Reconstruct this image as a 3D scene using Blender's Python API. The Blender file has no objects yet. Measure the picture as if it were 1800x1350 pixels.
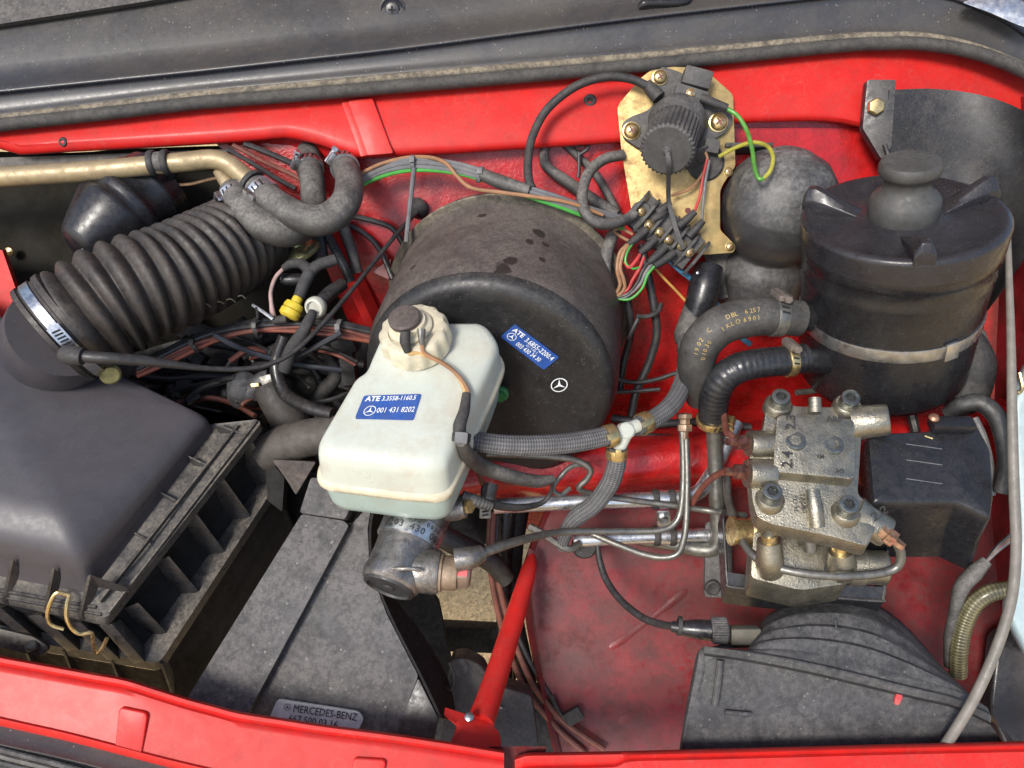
import bpy, bmesh, math, random
from mathutils import Vector, Matrix
random.seed(7)
scene = bpy.context.scene
COL = scene.collection

# ---------------------------------------------------------------- camera, sky, sun, exposure
# Everything is measured in a "bay frame": u right, v up the slope of sight, w towards the lens, 1 unit = 0.64 mm.
F = 1412.0            # focal length in those units (photograph is 1800 wide)
S = 0.00064           # metres per unit
TILT = math.radians(45)
cT, sT = math.cos(TILT), math.sin(TILT)
def W(p):             # bay frame -> world metres, z up
    return Vector((p[0], p[1]*cT - p[2]*sT, p[1]*sT + p[2]*cT)) * S
cam_d = bpy.data.cameras.new('camera'); cam = bpy.data.objects.new('camera', cam_d); COL.objects.link(cam)
cam_d.sensor_width = 36; cam_d.lens = 36*F/1800; cam_d.clip_start = 0.01; cam_d.clip_end = 500
cam.location = W((0, 0, F)); cam.rotation_euler = (TILT, 0, 0)
scene.camera = cam
world = bpy.data.worlds.new('World'); scene.world = world; world.use_nodes = True
nt = world.node_tree
bg = nt.nodes['Background']
sky = nt.nodes.new('ShaderNodeTexSky'); sky.sky_type = 'NISHITA'; sky.sun_disc = False
SUN_EL, SUN_AZ = math.radians(47), math.radians(214)     # azimuth clockwise from +Y
sky.sun_elevation = SUN_EL; sky.sun_rotation = SUN_AZ
sky.air_density = 1.0; sky.dust_density = 2.0; sky.ozone_density = 1.0
nt.links.new(sky.outputs[0], bg.inputs[0]); bg.inputs[1].default_value = 0.135
sun_d = bpy.data.lights.new('sun', 'SUN'); sun_d.energy = 2.4; sun_d.angle = math.radians(15); sun_d.color = (1, .955, .89)
sun = bpy.data.objects.new('sun', sun_d); COL.objects.link(sun)
sd = Vector((math.sin(SUN_AZ)*math.cos(SUN_EL), math.cos(SUN_AZ)*math.cos(SUN_EL), math.sin(SUN_EL)))
sun.rotation_euler = (-sd).to_track_quat('-Z', 'Y').to_euler(); sun.location = (0, 0, 5)
scene.view_settings.view_transform = 'Standard'; scene.view_settings.look = 'None'
scene.view_settings.exposure = 0.6; scene.view_settings.gamma = 1.0; scene.view_settings.use_curve_mapping = False
scene.cycles.max_bounces = 8

# ---------------------------------------------------------------- geometry helpers
UP = Vector((0, sT, cT)); DN = -UP; AW = Vector((0, cT, -sT)); RT = Vector((1, 0, 0)); CAMW = Vector((0, 0, 1))
def P(x, y, w=0.0):
    k = (F - w)/F
    return Vector(((x - 900)*k, (675 - y)*k, w))
def V(t): return P(*t)
def PL(seq, w=None):
    return [P(a[0], a[1], (a[2] if len(a) > 2 else w)) for a in seq]
def lerp(a, b, t): return a + (b - a)*t
def catmull(pts, res):
    if len(pts) < 3 or res < 2: return list(pts)
    out = []
    n = len(pts)
    for i in range(n - 1):
        p0 = pts[i-1] if i > 0 else pts[0]*2 - pts[1]
        p1, p2 = pts[i], pts[i+1]
        p3 = pts[i+2] if i + 2 < n else pts[n-1]*2 - pts[n-2]
        for k in range(res):
            t = k/res
            out.append(0.5*((2*p1) + (p2-p0)*t + (2*p0-5*p1+4*p2-p3)*t*t + (3*p1-p0-3*p2+p3)*t**3))
    out.append(pts[-1]); return out
def interp_list(vals, n):
    m = len(vals); out = []
    for i in range(n):
        f = i/(n-1)*(m-1) if n > 1 else 0
        j = min(int(f), m-2) if m > 1 else 0
        out.append(vals[0] if m == 1 else lerp(vals[j], vals[j+1], f-j))
    return out
def axes(d, ref=None):
    d = Vector(d).normalized()
    r = Vector(ref) if ref is not None else (Vector((0, 0, 1)) if abs(d.z) < .9 else Vector((0, 1, 0)))
    e1 = (r - d*r.dot(d)).normalized(); e2 = d.cross(e1)
    return d, e1, e2
def roundpoly(pts, r, n=4):
    out = []; m = len(pts)
    for i in range(m):
        a, b, c = pts[i-1], pts[i], pts[(i+1) % m]
        rr = r[i] if isinstance(r, (list, tuple)) else r
        if rr <= 0: out.append(b); continue
        la, lc = (a-b).length, (c-b).length
        q = min(rr, la*.45, lc*.45)
        pa, pc = b + (a-b).normalized()*q, b + (c-b).normalized()*q
        for k in range(n+1):
            t = k/n
            out.append(pa*(1-t)**2 + b*2*t*(1-t) + pc*t*t)
    return out

class M:
    """collects one mesh in the bay frame"""
    def __init__(s): s.v = []; s.f = []; s.uv = {}
    def add(s, pts): i = len(s.v); s.v += [Vector(p) for p in pts]; return i
    def tube(s, pts, r, n=10, res=6, caps=True, closed=False, fn=None):
        pts = [Vector(p) for p in pts]
        if closed: pts = pts + [pts[0]]
        c = catmull(pts, res)
        rs = interp_list(list(r) if isinstance(r, (list, tuple)) else [r], len(c))
        m = len(c); prev = None; rows = []; ln = 0
        for i in range(m):
            t = (c[min(i+1, m-1)] - c[max(i-1, 0)])
            if t.length < 1e-6: t = Vector((0, 0, 1))
            t.normalize()
            if prev is None: _, e1, e2 = axes(t)
            else:
                e1 = (prev - t*prev.dot(t)); e1 = e1.normalized() if e1.length > 1e-6 else axes(t)[1]
                e2 = t.cross(e1)
            prev = e1
            if i: ln += (c[i]-c[i-1]).length
            rr = rs[i] if fn is None else fn(ln, rs[i])
            rows.append((s.add([c[i] + (e1*math.cos(2*math.pi*k/n) + e2*math.sin(2*math.pi*k/n))*rr for k in range(n)]), ln, rr))
        for i in range(m-1):
            a, la, ra = rows[i]; b, lb, rb = rows[i+1]
            for k in range(n):
                k2 = (k+1) % n
                s.uv[len(s.f)] = [(k/n, la), ((k+1)/n, la), ((k+1)/n, lb), (k/n, lb)]
                s.f.append((a+k, a+k2, b+k2, b+k))
        if caps and not closed:
            s.f.append(tuple(rows[0][0]+k for k in reversed(range(n))))
            s.f.append(tuple(rows[-1][0]+k for k in range(n)))
        return s
    def lathe(s, o, ax, prof, n=32, ref=None, fn=None, capa=True, capb=True):
        d, e1, e2 = axes(ax, ref); rows = []
        for j, (r, t) in enumerate(prof):
            ring = []
            for k in range(n):
                a = 2*math.pi*k/n
                rr = r if fn is None else fn(a, r, t, j)
                ring.append(o + d*t + (e1*math.cos(a) + e2*math.sin(a))*rr)
            rows.append(s.add(ring))
        for a, b in zip(rows, rows[1:]):
            for k in range(n): k2 = (k+1) % n; s.f.append((a+k, a+k2, b+k2, b+k))
        if capa: s.f.append(tuple(rows[0]+k for k in reversed(range(n))))
        if capb: s.f.append(tuple(rows[-1]+k for k in range(n)))
        return s
    def box(s, o, ex, ey, ez):
        i = s.add([o + ex*a + ey*b + ez*c for c in (-1, 1) for a, b in ((-1, -1), (1, -1), (1, 1), (-1, 1))])
        for q in ((3, 2, 1, 0), (4, 5, 6, 7), (0, 1, 5, 4), (1, 2, 6, 5), (2, 3, 7, 6), (3, 0, 4, 7)): s.f.append(tuple(i+k for k in q))
        return s
    def prism(s, poly, vec, vec0=None):
        n = len(poly); o = Vector((0, 0, 0)) if vec0 is None else vec0
        a = s.add([p + o for p in poly]); b = s.add([p + vec for p in poly])
        s.f.append(tuple(a+k for k in range(n))); s.f.append(tuple(b+k for k in reversed(range(n))))
        for k in range(n): k2 = (k+1) % n; s.f.append((a+k2, a+k, b+k, b+k2))
        return s
    def rings(s, rows, closed=True, capa=False, capb=False):
        n = len(rows[0]); ids = [s.add(r) for r in rows]
        for a, b in zip(ids, ids[1:]):
            for k in range(n if closed else n-1): k2 = (k+1) % n; s.f.append((a+k, a+k2, b+k2, b+k))
        if capa: s.f.append(tuple(ids[0]+k for k in reversed(range(n))))
        if capb: s.f.append(tuple(ids[-1]+k for k in range(n)))
        return s
    def sheet(s, rows, res=1, resv=1, thick=0, tdir=None):
        """rows of equal length polylines lofted; optional thickness"""
        R = [catmull(r, res) for r in rows]
        if resv > 1:
            cols = [catmull([r[k] for r in R], resv) for k in range(len(R[0]))]
            R = [[c[j] for c in cols] for j in range(len(cols[0]))]
        s.rings(R, closed=False)
        if thick:
            d = (tdir or Vector((0, 0, -1)))*thick
            R2 = [[p + d for p in r] for r in R]
            ids = len(s.v); n = len(R[0]); m = len(R)
            base = ids - n*m
            b0 = s.add([p for r in R2 for p in r])
            for j in range(m-1):
                for k in range(n-1):
                    s.f.append((b0+j*n+k, b0+(j+1)*n+k, b0+(j+1)*n+k+1, b0+j*n+k+1))
            for k in range(n-1):
                s.f.append((base+k+1, base+k, b0+k, b0+k+1)); e = (m-1)*n
                s.f.append((base+e+k, base+e+k+1, b0+e+k+1, b0+e+k))
            for j in range(m-1):
                s.f.append((base+j*n, base+(j+1)*n, b0+(j+1)*n, b0+j*n))
                s.f.append((base+(j+1)*n+n-1, base+j*n+n-1, b0+j*n+n-1, b0+(j+1)*n+n-1))
        return s
    def ball(s, o, r, n=16, m=10, ax=None, squash=1):
        prof = [(max(r*math.sin(math.pi*j/m), .01), -r*squash*math.cos(math.pi*j/m)) for j in range(m+1)]
        return s.lathe(o, ax or UP, prof, n)
    def hexbolt(s, o, ax, r, h, ref=None):
        s.lathe(o, ax, [(r, 0), (r, h*.8), (r*.86, h)], 6, ref); return s

ROOTS = {}
def build(m, name, mat, parent=None, bevel=0, seg=2, angle=35, flat=False, solidify=0):
    wv = [W(p) for p in m.v]
    lo = Vector([min(p[i] for p in wv) for i in range(3)]); hi = Vector([max(p[i] for p in wv) for i in range(3)])
    c = (lo + hi)/2
    if parent is None: c.z = lo.z
    me = bpy.data.meshes.new(name)
    me.from_pydata([p - c for p in wv], [], m.f)
    if m.uv and not bevel:
        ul = me.uv_layers.new(name='UVMap')
        for pi, uvs in m.uv.items():
            pl = me.polygons[pi]
            for li, q in zip(pl.loop_indices, uvs): ul.data[li].uv = (q[0], q[1]*S)
    bm = bmesh.new(); bm.from_mesh(me)
    bmesh.ops.recalc_face_normals(bm, faces=bm.faces)
    if bevel:
        ed = [e for e in bm.edges if len(e.link_faces) == 2 and e.calc_face_angle(0) > math.radians(28)]
        bmesh.ops.bevel(bm, geom=ed, offset=bevel*S, segments=seg, profile=.6, affect='EDGES', clamp_overlap=True)
    bm.to_mesh(me); bm.free()
    if not flat:
        me.polygons.foreach_set('use_smooth', [True]*len(me.polygons))
        me.set_sharp_from_angle(angle=math.radians(angle))
    me.materials.append(mat)
    o = bpy.data.objects.new(name, me); COL.objects.link(o)
    o.location = c
    ROOTS[o.name] = c.copy()
    if parent is not None:
        o.parent = parent; o.location = c - ROOTS[parent.name]
    return o
def thing(name, label, cat, at, group=None):
    o = bpy.data.objects.new(name, None); COL.objects.link(o); o.empty_display_size = .02
    o.location = W(at); ROOTS[o.name] = o.location.copy()
    return tag(o, label, cat, group)
def tag(o, label, cat, group=None):
    o['label'] = label; o['category'] = cat
    if group: o['group'] = group
    return o
def structure(o): o['kind'] = 'structure'; return o
def solo(m, name, mat, label, cat, group=None, **k):
    return tag(build(m, name, mat, None, **k), label, cat, group)
def wire(name, pts, r, mat, label, cat, group=None, n=8, res=7):
    return solo(M().tube(PL(pts), r, n, res), name, mat, label, cat, group)
def pwire(name, pts, r, mat, parent, n=8, res=7):
    return build(M().tube(PL(pts), r, n, res), name, mat, parent)
def text(body, o, xd, yd, size, mat, parent, name='lettering', ext=.4, bold=0, squeeze=1.0):
    cu = bpy.data.curves.new('t', 'FONT'); cu.body = body; cu.size = 1; cu.resolution_u = 2; cu.offset = bold
    ob = bpy.data.objects.new('t', cu); COL.objects.link(ob)
    dg = bpy.context.evaluated_depsgraph_get(); me = bpy.data.meshes.new_from_object(ob.evaluated_get(dg))
    xd = Vector(xd).normalized(); yd = Vector(yd).normalized(); nn = xd.cross(yd).normalized()
    m = M(); m.v = [o + xd*(p.co.x*size*squeeze) + yd*(p.co.y*size) for p in me.vertices]
    m.f = [tuple(p.vertices) for p in me.polygons]
    bpy.data.objects.remove(ob); bpy.data.curves.remove(cu)
    if not m.f: return None
    return build(m, name, mat, parent, flat=True)
def star(o, xd, yd, r, mat, parent):
    xd = Vector(xd).normalized(); yd = Vector(yd).normalized(); m = M(); n = 28
    a = m.add([o + (xd*math.cos(2*math.pi*k/n) + yd*math.sin(2*math.pi*k/n))*r for k in range(n)])
    b = m.add([o + (xd*math.cos(2*math.pi*k/n) + yd*math.sin(2*math.pi*k/n))*r*.87 for k in range(n)])
    for k in range(n): k2 = (k+1) % n; m.f.append((a+k, a+k2, b+k2, b+k))
    q = []
    for k in range(6):
        an = math.pi/2 + k*math.pi/3; rr = r*.87 if k % 2 == 0 else r*.17
        q.append(o + (xd*math.cos(an) + yd*math.sin(an))*rr)
    c0 = m.add([o]); i = m.add(q)
    for k in range(6): m.f.append((c0, i+k, i+(k+1) % 6))
    return build(m, 'emblem', mat, parent, flat=True)
def clamp(parent, o, ax, r, width, mat, smat, screw_dir, name='hose_clamp', n=28, slots=True, sl=26):
    """worm-drive band with its screw housing; parent is the hose"""
    d = Vector(ax).normalized()
    m = M().lathe(o, d, [(r-2, -width/2), (r+1.6, -width/2), (r+2.2, -width/2+1.5), (r+2.2, width/2-1.5), (r+1.6, width/2), (r-2, width/2)], n, capa=False, capb=False)
    c = build(m, name, mat, parent)
    sdv = Vector(screw_dir); sdv = (sdv - d*sdv.dot(d)).normalized(); tg = d.cross(sdv).normalized()
    q = o + sdv*(r+5)
    h = M().box(q, d*(width*.55), tg*sl*.5, sdv*5.5)
    build(h, 'screw_housing', smat, c, bevel=2.5)
    b = M().tube([q - tg*sl*.5 + sdv*2, q + tg*sl*.62 + sdv*2], 5.2, 10, 1)
    b.hexbolt(q + tg*sl*.6 + sdv*2, tg, 7.5, 8)
    build(b, 'screw', smat, c)
    if slots:
        sm = M()
        for k in range(-4, 5):
            if abs(k) < 2: continue
            a = k*9/r
            e = (sdv*math.cos(a) + tg*math.sin(a)); t2 = (tg*math.cos(a) - sdv*math.sin(a))
            sm.box(o + e*(r+2.4), d*(width*.32) + t2*1.5, t2*1.6, e*.5)
        build(sm, 'slots', BLACKHOLE, c)
    return c
# ---------------------------------------------------------------- procedural materials
def mk(name, base, rough=.5, metal=0.0, var=.18, vscale=60, dust=0.0, dcol=(.19, .155, .125), dscale=28, bump=.0, bscale=420,
       specks=0.0, scol=(.35, .32, .28), sscale=260, coat=0.0, sss=0.0, upbias=1.0, rvar=.12, grime=0.0, gcol=(.02, .018, .016), gscale=45, spec=.5, spots=None, spotcol=(.03, .026, .024), weave=None, dmin=.22, fmin=.35, marks=0.0, mcol=(.24, .23, .21), mscale=75):
    mt = bpy.data.materials.new(name); mt.use_nodes = True
    n = mt.node_tree.nodes; l = mt.node_tree.links; b = n['Principled BSDF']
    def N(t, **k):
        q = n.new(t)
        for a, v in k.items(): setattr(q, a, v)
        return q
    tc = N('ShaderNodeTexCoord'); geo = N('ShaderNodeNewGeometry'); pos = geo.outputs['Position']
    def noise(sc, det=6, ro=.6, dist=0.0):
        q = N('ShaderNodeTexNoise'); q.inputs['Scale'].default_value = sc; q.inputs['Detail'].default_value = det
        q.inputs['Roughness'].default_value = ro; q.inputs['Distortion'].default_value = dist
        l.new(pos, q.inputs['Vector']); return q.outputs['Fac']
    def ramp(src, a, c, va=0.0, vc=1.0):
        q = N('ShaderNodeMapRange'); q.inputs[1].default_value = a; q.inputs[2].default_value = c
        q.inputs[3].default_value = va; q.inputs[4].default_value = vc; q.interpolation_type = 'SMOOTHSTEP'
        l.new(src, q.inputs[0]); return q.outputs[0]
    def math_(op, a, c):
        q = N('ShaderNodeMath', operation=op)
        for i, x in enumerate((a, c)):
            if isinstance(x, (int, float)): q.inputs[i].default_value = x
            else: l.new(x, q.inputs[i])
        return q.outputs[0]
    def mix(fac, a, c):
        q = N('ShaderNodeMix', data_type='RGBA')
        if isinstance(fac, (int, float)): q.inputs[0].default_value = fac
        else: l.new(fac, q.inputs[0])
        for i, x in ((6, a), (7, c)):
            if isinstance(x, tuple): q.inputs[i].default_value = (*x[:3], 1)
            else: l.new(x, q.inputs[i])
        return q.outputs[2]
    v1 = noise(vscale, 7, .62)
    col = mix(ramp(v1, .3, .7), tuple(c*(1-var) for c in base), tuple(min(1, c*(1+var)) for c in base))
    rg = ramp(noise(vscale*2.3, 5), .3, .7, max(.02, rough-rvar), min(1, rough+rvar))
    if grime:
        g = math_('MULTIPLY', ramp(noise(gscale, 8, .68, .4), .46, .66), grime)
        col = mix(g, col, gcol); rg = math_('ADD', rg, math_('MULTIPLY', g, .15))
    if dust:
        sep = N('ShaderNodeSeparateXYZ'); l.new(geo.outputs['Normal'], sep.inputs[0])
        up = ramp(sep.outputs[2], -.25, .85, 1-upbias, 1.0)
        d = math_('MULTIPLY', math_('MULTIPLY', up, ramp(noise(dscale, 9, .72, .4), .32, .66, dmin, 1.15)), dust)
        d = math_('MINIMUM', math_('MULTIPLY', d, ramp(noise(bscale*.5, 4, .75), .32, .68, fmin, 1.8-fmin)), .95)
        col = mix(d, col, dcol)
        rg = math_('MINIMUM', math_('ADD', rg, math_('MULTIPLY', d, .4)), 1.0)
    if specks:
        vo = N('ShaderNodeTexVoronoi'); vo.inputs['Scale'].default_value = sscale; l.new(pos, vo.inputs['Vector'])
        k = math_('MULTIPLY', ramp(vo.outputs['Distance'], .10, .2, 1, 0), ramp(noise(sscale*.35, 4), .5, .62))
        col = mix(math_('MULTIPLY', k, specks), col, scol)
    if marks:          # dried water rings and smears in the dust
        ds = N('ShaderNodeTexNoise'); ds.inputs['Scale'].default_value = mscale*.9; ds.inputs['Detail'].default_value = 3; l.new(pos, ds.inputs['Vector'])
        ad = N('ShaderNodeVectorMath', operation='MULTIPLY_ADD'); ad.inputs[1].default_value = (.016,)*3; l.new(ds.outputs['Color'], ad.inputs[0]); l.new(pos, ad.inputs[2])
        vo2 = N('ShaderNodeTexVoronoi'); vo2.inputs['Scale'].default_value = mscale; l.new(ad.outputs[0], vo2.inputs['Vector'])
        rg_ = math_('MULTIPLY', ramp(vo2.outputs['Distance'], .24, .30), ramp(vo2.outputs['Distance'], .30, .38, 1, 0))
        k = math_('MULTIPLY', rg_, ramp(noise(mscale*.5, 6, .7), .47, .6))
        col = mix(math_('MULTIPLY', k, marks), col, mcol)
        k2 = math_('MULTIPLY', ramp(noise(mscale*1.6, 8, .8, 1.2), .55, .66), marks*.55)
        col = mix(k2, col, mcol)
    if spots:
        acc = None
        wob = N('ShaderNodeTexNoise'); wob.inputs['Scale'].default_value = 70; wob.inputs['Detail'].default_value = 6; l.new(pos, wob.inputs['Vector'])
        for (c, r) in spots:
            q = N('ShaderNodeVectorMath', operation='DISTANCE'); q.inputs[1].default_value = c; l.new(pos, q.inputs[0])
            dd = math_('ADD', q.outputs['Value'], math_('MULTIPLY', math_('SUBTRACT', wob.outputs['Fac'], .5), r*2.2))
            k = ramp(dd, r*.75, r*1.05, .9, 0)
            acc = k if acc is None else math_('MAXIMUM', acc, k)
        col = mix(acc, col, spotcol); rg = math_('SUBTRACT', rg, math_('MULTIPLY', acc, .25))
    hgt = None
    if weave:
        uvn = N('ShaderNodeUVMap'); around, along = weave
        sp = N('ShaderNodeSeparateXYZ'); l.new(uvn.outputs[0], sp.inputs[0])
        u = math_('MULTIPLY', sp.outputs[0], around); vv = math_('MULTIPLY', sp.outputs[1], along)
        a1 = math_('SINE', math_('MULTIPLY', math_('ADD', u, vv), 2*math.pi), 0)
        a2 = math_('SINE', math_('MULTIPLY', math_('SUBTRACT', u, vv), 2*math.pi), 0)
        hgt = math_('ADD', math_('MULTIPLY', math_('MULTIPLY', a1, a2), .5), .5)
        col = mix(ramp(hgt, .2, .8, .75, 0), col, tuple(c*.35 for c in base))
    l.new(col, b.inputs['Base Color']); l.new(rg, b.inputs['Roughness'])
    b.inputs['Metallic'].default_value = metal; b.inputs['Specular IOR Level'].default_value = spec
    if coat: b.inputs['Coat Weight'].default_value = coat; b.inputs['Coat Roughness'].default_value = .12
    if sss:
        b.inputs['Subsurface Weight'].default_value = sss; b.inputs['Subsurface Radius'].default_value = (.012, .014, .012); b.inputs['Subsurface Scale'].default_value = .6
    if bump or hgt is not None:
        bp = N('ShaderNodeBump'); bp.inputs['Strength'].default_value = bump if hgt is None else .9; bp.inputs['Distance'].default_value = .0012
        l.new(noise(bscale, 5, .65) if hgt is None else hgt, bp.inputs['Height']); l.new(bp.outputs[0], b.inputs['Normal'])
    return mt
DUST = (.21, .17, .135)
RED = mk('red_paint', (.54, .016, .014), .40, var=.08, vscale=25, dust=.14, dcol=(.30, .10, .075), dscale=22, bump=.05, bscale=500, coat=.05, spec=.22, rvar=.03, marks=.10, mcol=(.40, .16, .13), mscale=40, specks=.25, scol=(.25, .05, .04), sscale=150, grime=.3, gcol=(.30, .02, .02))
RED_IN = mk('dusty_dark_red', (.17, .009, .012), .36, var=.4, vscale=18, dust=.5, dcol=(.078, .030, .028), dscale=16, bump=.12, bscale=260, specks=.9, scol=(.05, .02, .018), sscale=140, marks=.15, mcol=(.13, .06, .055), mscale=90, grime=.5, gcol=(.06, .012, .014), gscale=24)  # darker, dustier red for the floor, wing walls and inner plates
BONNET = mk('bonnet_underside', (.24, .13, .10), .7, var=.3, vscale=8, bump=.2, bscale=200, grime=.3, gcol=(.1, .05, .04), gscale=10)
RED_SEAL = mk('red_paint_over_sealant', (.42, .012, .012), .22, var=.2, vscale=40, bump=.55, bscale=230, coat=.3, grime=.35, gcol=(.1, .01, .01), gscale=30)
SKIRT = mk('matt_black_plastic', (.013, .0125, .013), .7, var=.3, dust=.25, dcol=(.05, .045, .04), bump=.2, bscale=300, spec=.15)
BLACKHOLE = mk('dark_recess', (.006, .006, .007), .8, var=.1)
PLAST = mk('black_plastic', (.018, .0185, .021), .36, var=.2, dust=.38, dcol=(.13, .112, .095), dscale=20, bump=.12, bscale=600, specks=.35, sscale=330)
PLAST_BLUE = mk('glossy_black_plastic', (.020, .024, .036), .25, var=.15, rvar=.05, dust=.42, dmin=.6, fmin=.75, dcol=(.135, .118, .09), dscale=7, bump=.05, bscale=700, specks=.8, scol=(.30, .28, .24), sscale=210)  # the even tan dust also stands in for a reflection along the cowl
PLAST_CLEAN = mk('satin_black_plastic', (.012, .0125, .015), .30, var=.2, dust=.12, dcol=(.09, .08, .075), bump=.1, bscale=700, specks=.25, sscale=420)
PLAST_DUSTY = mk('dust_caked_plastic', (.03, .03, .031), .6, var=.25, dust=.85, dcol=(.135, .125, .118), dscale=26, bump=.3, bscale=380, specks=.8, scol=(.24, .225, .205), sscale=170, grime=.45, gscale=30)
RUBBER = mk('black_rubber', (.020, .020, .021), .62, var=.25, dust=.4, dcol=(.11, .10, .09), bump=.2, bscale=500)
RUBBER_TAN = mk('sun_faded_rubber', (.06, .053, .042), .75, var=.3, dust=.9, dcol=(.26, .22, .16), dscale=60, bump=.5, bscale=420)
HOSE = mk('dusty_hose_rubber', (.045, .043, .041), .55, var=.25, dust=.62, dcol=(.215, .20, .178), dscale=40, bump=.25, bscale=520)
HOSE_DARK = mk('oily_hose_rubber', (.02, .02, .021), .42, var=.3, dust=.4, dcol=(.10, .095, .085), bump=.25, bscale=450, grime=.3)
BELLOW = mk('bellows_rubber', (.018, .016, .016), .46, var=.25, dust=.5, dcol=(.10, .078, .062), dscale=20, bump=.15, bscale=500)
BRAID = mk('braided_textile_hose', (.14, .14, .145), .85, var=.25, vscale=80, weave=(7, 170), dust=.15)
BRAID_CLEAR = mk('clear_braided_hose', (.17, .15, .08), .3, var=.3, weave=(4, 130), coat=.4)
BOOST = mk('booster_steel_black', (.020, .019, .021), .40, var=.2, dust=1.0, dcol=(.15, .122, .10), dscale=18, bump=.25, bscale=520, specks=.5, scol=(.25, .22, .19), sscale=240,
           spots=None)
STEEL = mk('zinc_plated_steel', (.56, .57, .58), .36, 1.0, var=.2, grime=.35, gcol=(.16, .14, .12), bump=.08)
STEEL_DULL = mk('dull_brake_line', (.20, .195, .175), .42, .75, var=.25, grime=.5, gcol=(.08, .07, .06), gscale=60, bump=.1)
ALU = mk('aluminium_pipe', (.62, .64, .66), .33, .9, var=.15, grime=.25, gcol=(.25, .23, .2), bump=.06)
TANPIPE = mk('ochre_coated_pipe', (.36, .28, .16), .45, .35, var=.15, grime=.4, gcol=(.2, .15, .09), dust=.2, dcol=(.3, .25, .18))
BRASS = mk('yellow_zinc_plate', (.50, .37, .15), .40, .65, var=.3, vscale=35, grime=.5, gcol=(.36, .22, .10), gscale=35, dust=.45, dcol=(.33, .23, .12), bump=.1)
BRASS_S = mk('yellow_zinc_screw', (.66, .5, .24), .30, .9, var=.25, grime=.3, gcol=(.2, .13, .06))
CAST = mk('cast_metal_yellowed', (.33, .305, .24), .33, .88, var=.2, vscale=30, grime=.5, gcol=(.14, .115, .085), gscale=30, bump=.5, bscale=420, specks=.45, scol=(.07, .055, .045), sscale=300)
IRON = mk('painted_cast_iron', (.24, .235, .23), .27, .8, var=.45, vscale=40, dust=.5, dcol=(.24, .205, .17), dscale=38, grime=.55, bump=.55, bscale=280)
GREYSTEEL = mk('phosphated_bolt', (.20, .215, .205), .30, .85, var=.25, bump=.1)
RESV = mk('translucent_plastic', (.52, .56, .495), .36, var=.07, vscale=14, dust=.30, dcol=(.44, .39, .31), dscale=13, sss=.45, bump=.05, bscale=300, grime=.3, gcol=(.40, .30, .20), gscale=26)
RESV_LOW = mk('fluid_filled_plastic', (.36, .45, .41), .34, var=.07, vscale=14, dust=.2, dcol=(.44, .39, .31), sss=.3, bump=.05, bscale=300, grime=.2, gcol=(.32, .28, .19), gscale=30)
CREAM = mk('yellowed_plastic', (.58, .54, .40), .42, var=.12, dust=.3, dcol=(.45, .37, .27), sss=.15, grime=.3, gcol=(.35, .27, .17), bump=.1)
BLUE = mk('blue_sticker', (.016, .075, .31), .4, var=.15, dust=.22, dcol=(.12, .14, .2), grime=.2, gcol=(.03, .05, .12))
INK = mk('white_print', (.75, .77, .78), .5, var=.05)
INK_TAN = mk('ochre_print', (.40, .29, .10), .6, var=.2)
INK_DARK = mk('black_print', (.025, .025, .025), .6, var=.1)
PAPER = mk('grey_paper_label', (.58, .58, .55), .55, var=.12, grime=.4, gcol=(.2, .19, .17), gscale=30)
REDMARK = mk('red_marker_paint', (.50, .05, .06), .5, var=.2, grime=.4, gcol=(.3, .16, .1))
YEL = mk('yellow_connector', (.62, .47, .04), .45, var=.15, grime=.3, gcol=(.3, .2, .05))
WHITEP = mk('off_white_plastic', (.48, .48, .41), .45, var=.15, grime=.3, gcol=(.25, .23, .18))
WASH = mk('washer_bottle_plastic', (.36, .46, .48), .38, var=.08, sss=.2, dust=.2, dcol=(.3, .29, .26))
INSUL = mk('sound_insulation', (.012, .011, .008), .8, var=.4, vscale=12, bump=.3, bscale=250, dust=.25, dcol=(.04, .034, .024), upbias=.3, spec=.2)
W_BLACK = mk('wire_black', (.018, .018, .02), .42, var=.2, dust=.25, dcol=(.12, .11, .1))
W_GREY = mk('wire_grey', (.13, .135, .145), .5, var=.2, dust=.3)
W_BROWN = mk('wire_brown', (.30, .15, .07), .45, var=.2, dust=.2)
W_GREEN = mk('wire_green', (.05, .30, .045), .4, var=.15, dust=.12)
W_YG = mk('wire_yellow_green', (.42, .50, .03), .4, var=.3, vscale=30)
W_RED = mk('wire_red', (.45, .03, .03), .42, var=.15, dust=.15)
W_BLUE = mk('wire_blue', (.05, .20, .34), .4, var=.15, dust=.2)
W_PINK = mk('wire_pale', (.40, .27, .25), .45, var=.2)
W_MAROON = mk('wire_maroon', (.16, .045, .03), .5, var=.3, dust=.2)
TAPE = mk('cloth_tape', (.028, .028, .030), .8, var=.3, bump=.5, bscale=420, dust=.4, dcol=(.1, .095, .09))
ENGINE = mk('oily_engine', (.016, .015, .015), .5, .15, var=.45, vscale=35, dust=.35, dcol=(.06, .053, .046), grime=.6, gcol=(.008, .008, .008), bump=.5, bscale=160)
GRAVEL = mk('gravel_ground', (.72, .50, .24), .9, var=.4, vscale=60, specks=.9, scol=(.85, .68, .40), sscale=70, bump=1.0, bscale=90, grime=.7, gcol=(.13, .095, .05), gscale=60)
# ---------------------------------------------------------------- ground
g = bpy.data.meshes.new('ground'); ZG = -1.02
g.from_pydata([(-60, -60, ZG), (60, -60, ZG), (60, 60, ZG), (-60, 60, ZG)], [], [(0, 1, 2, 3)]); g.materials.append(GRAVEL)
go = bpy.data.objects.new('ground', g); COL.objects.link(go); structure(go)

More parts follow.
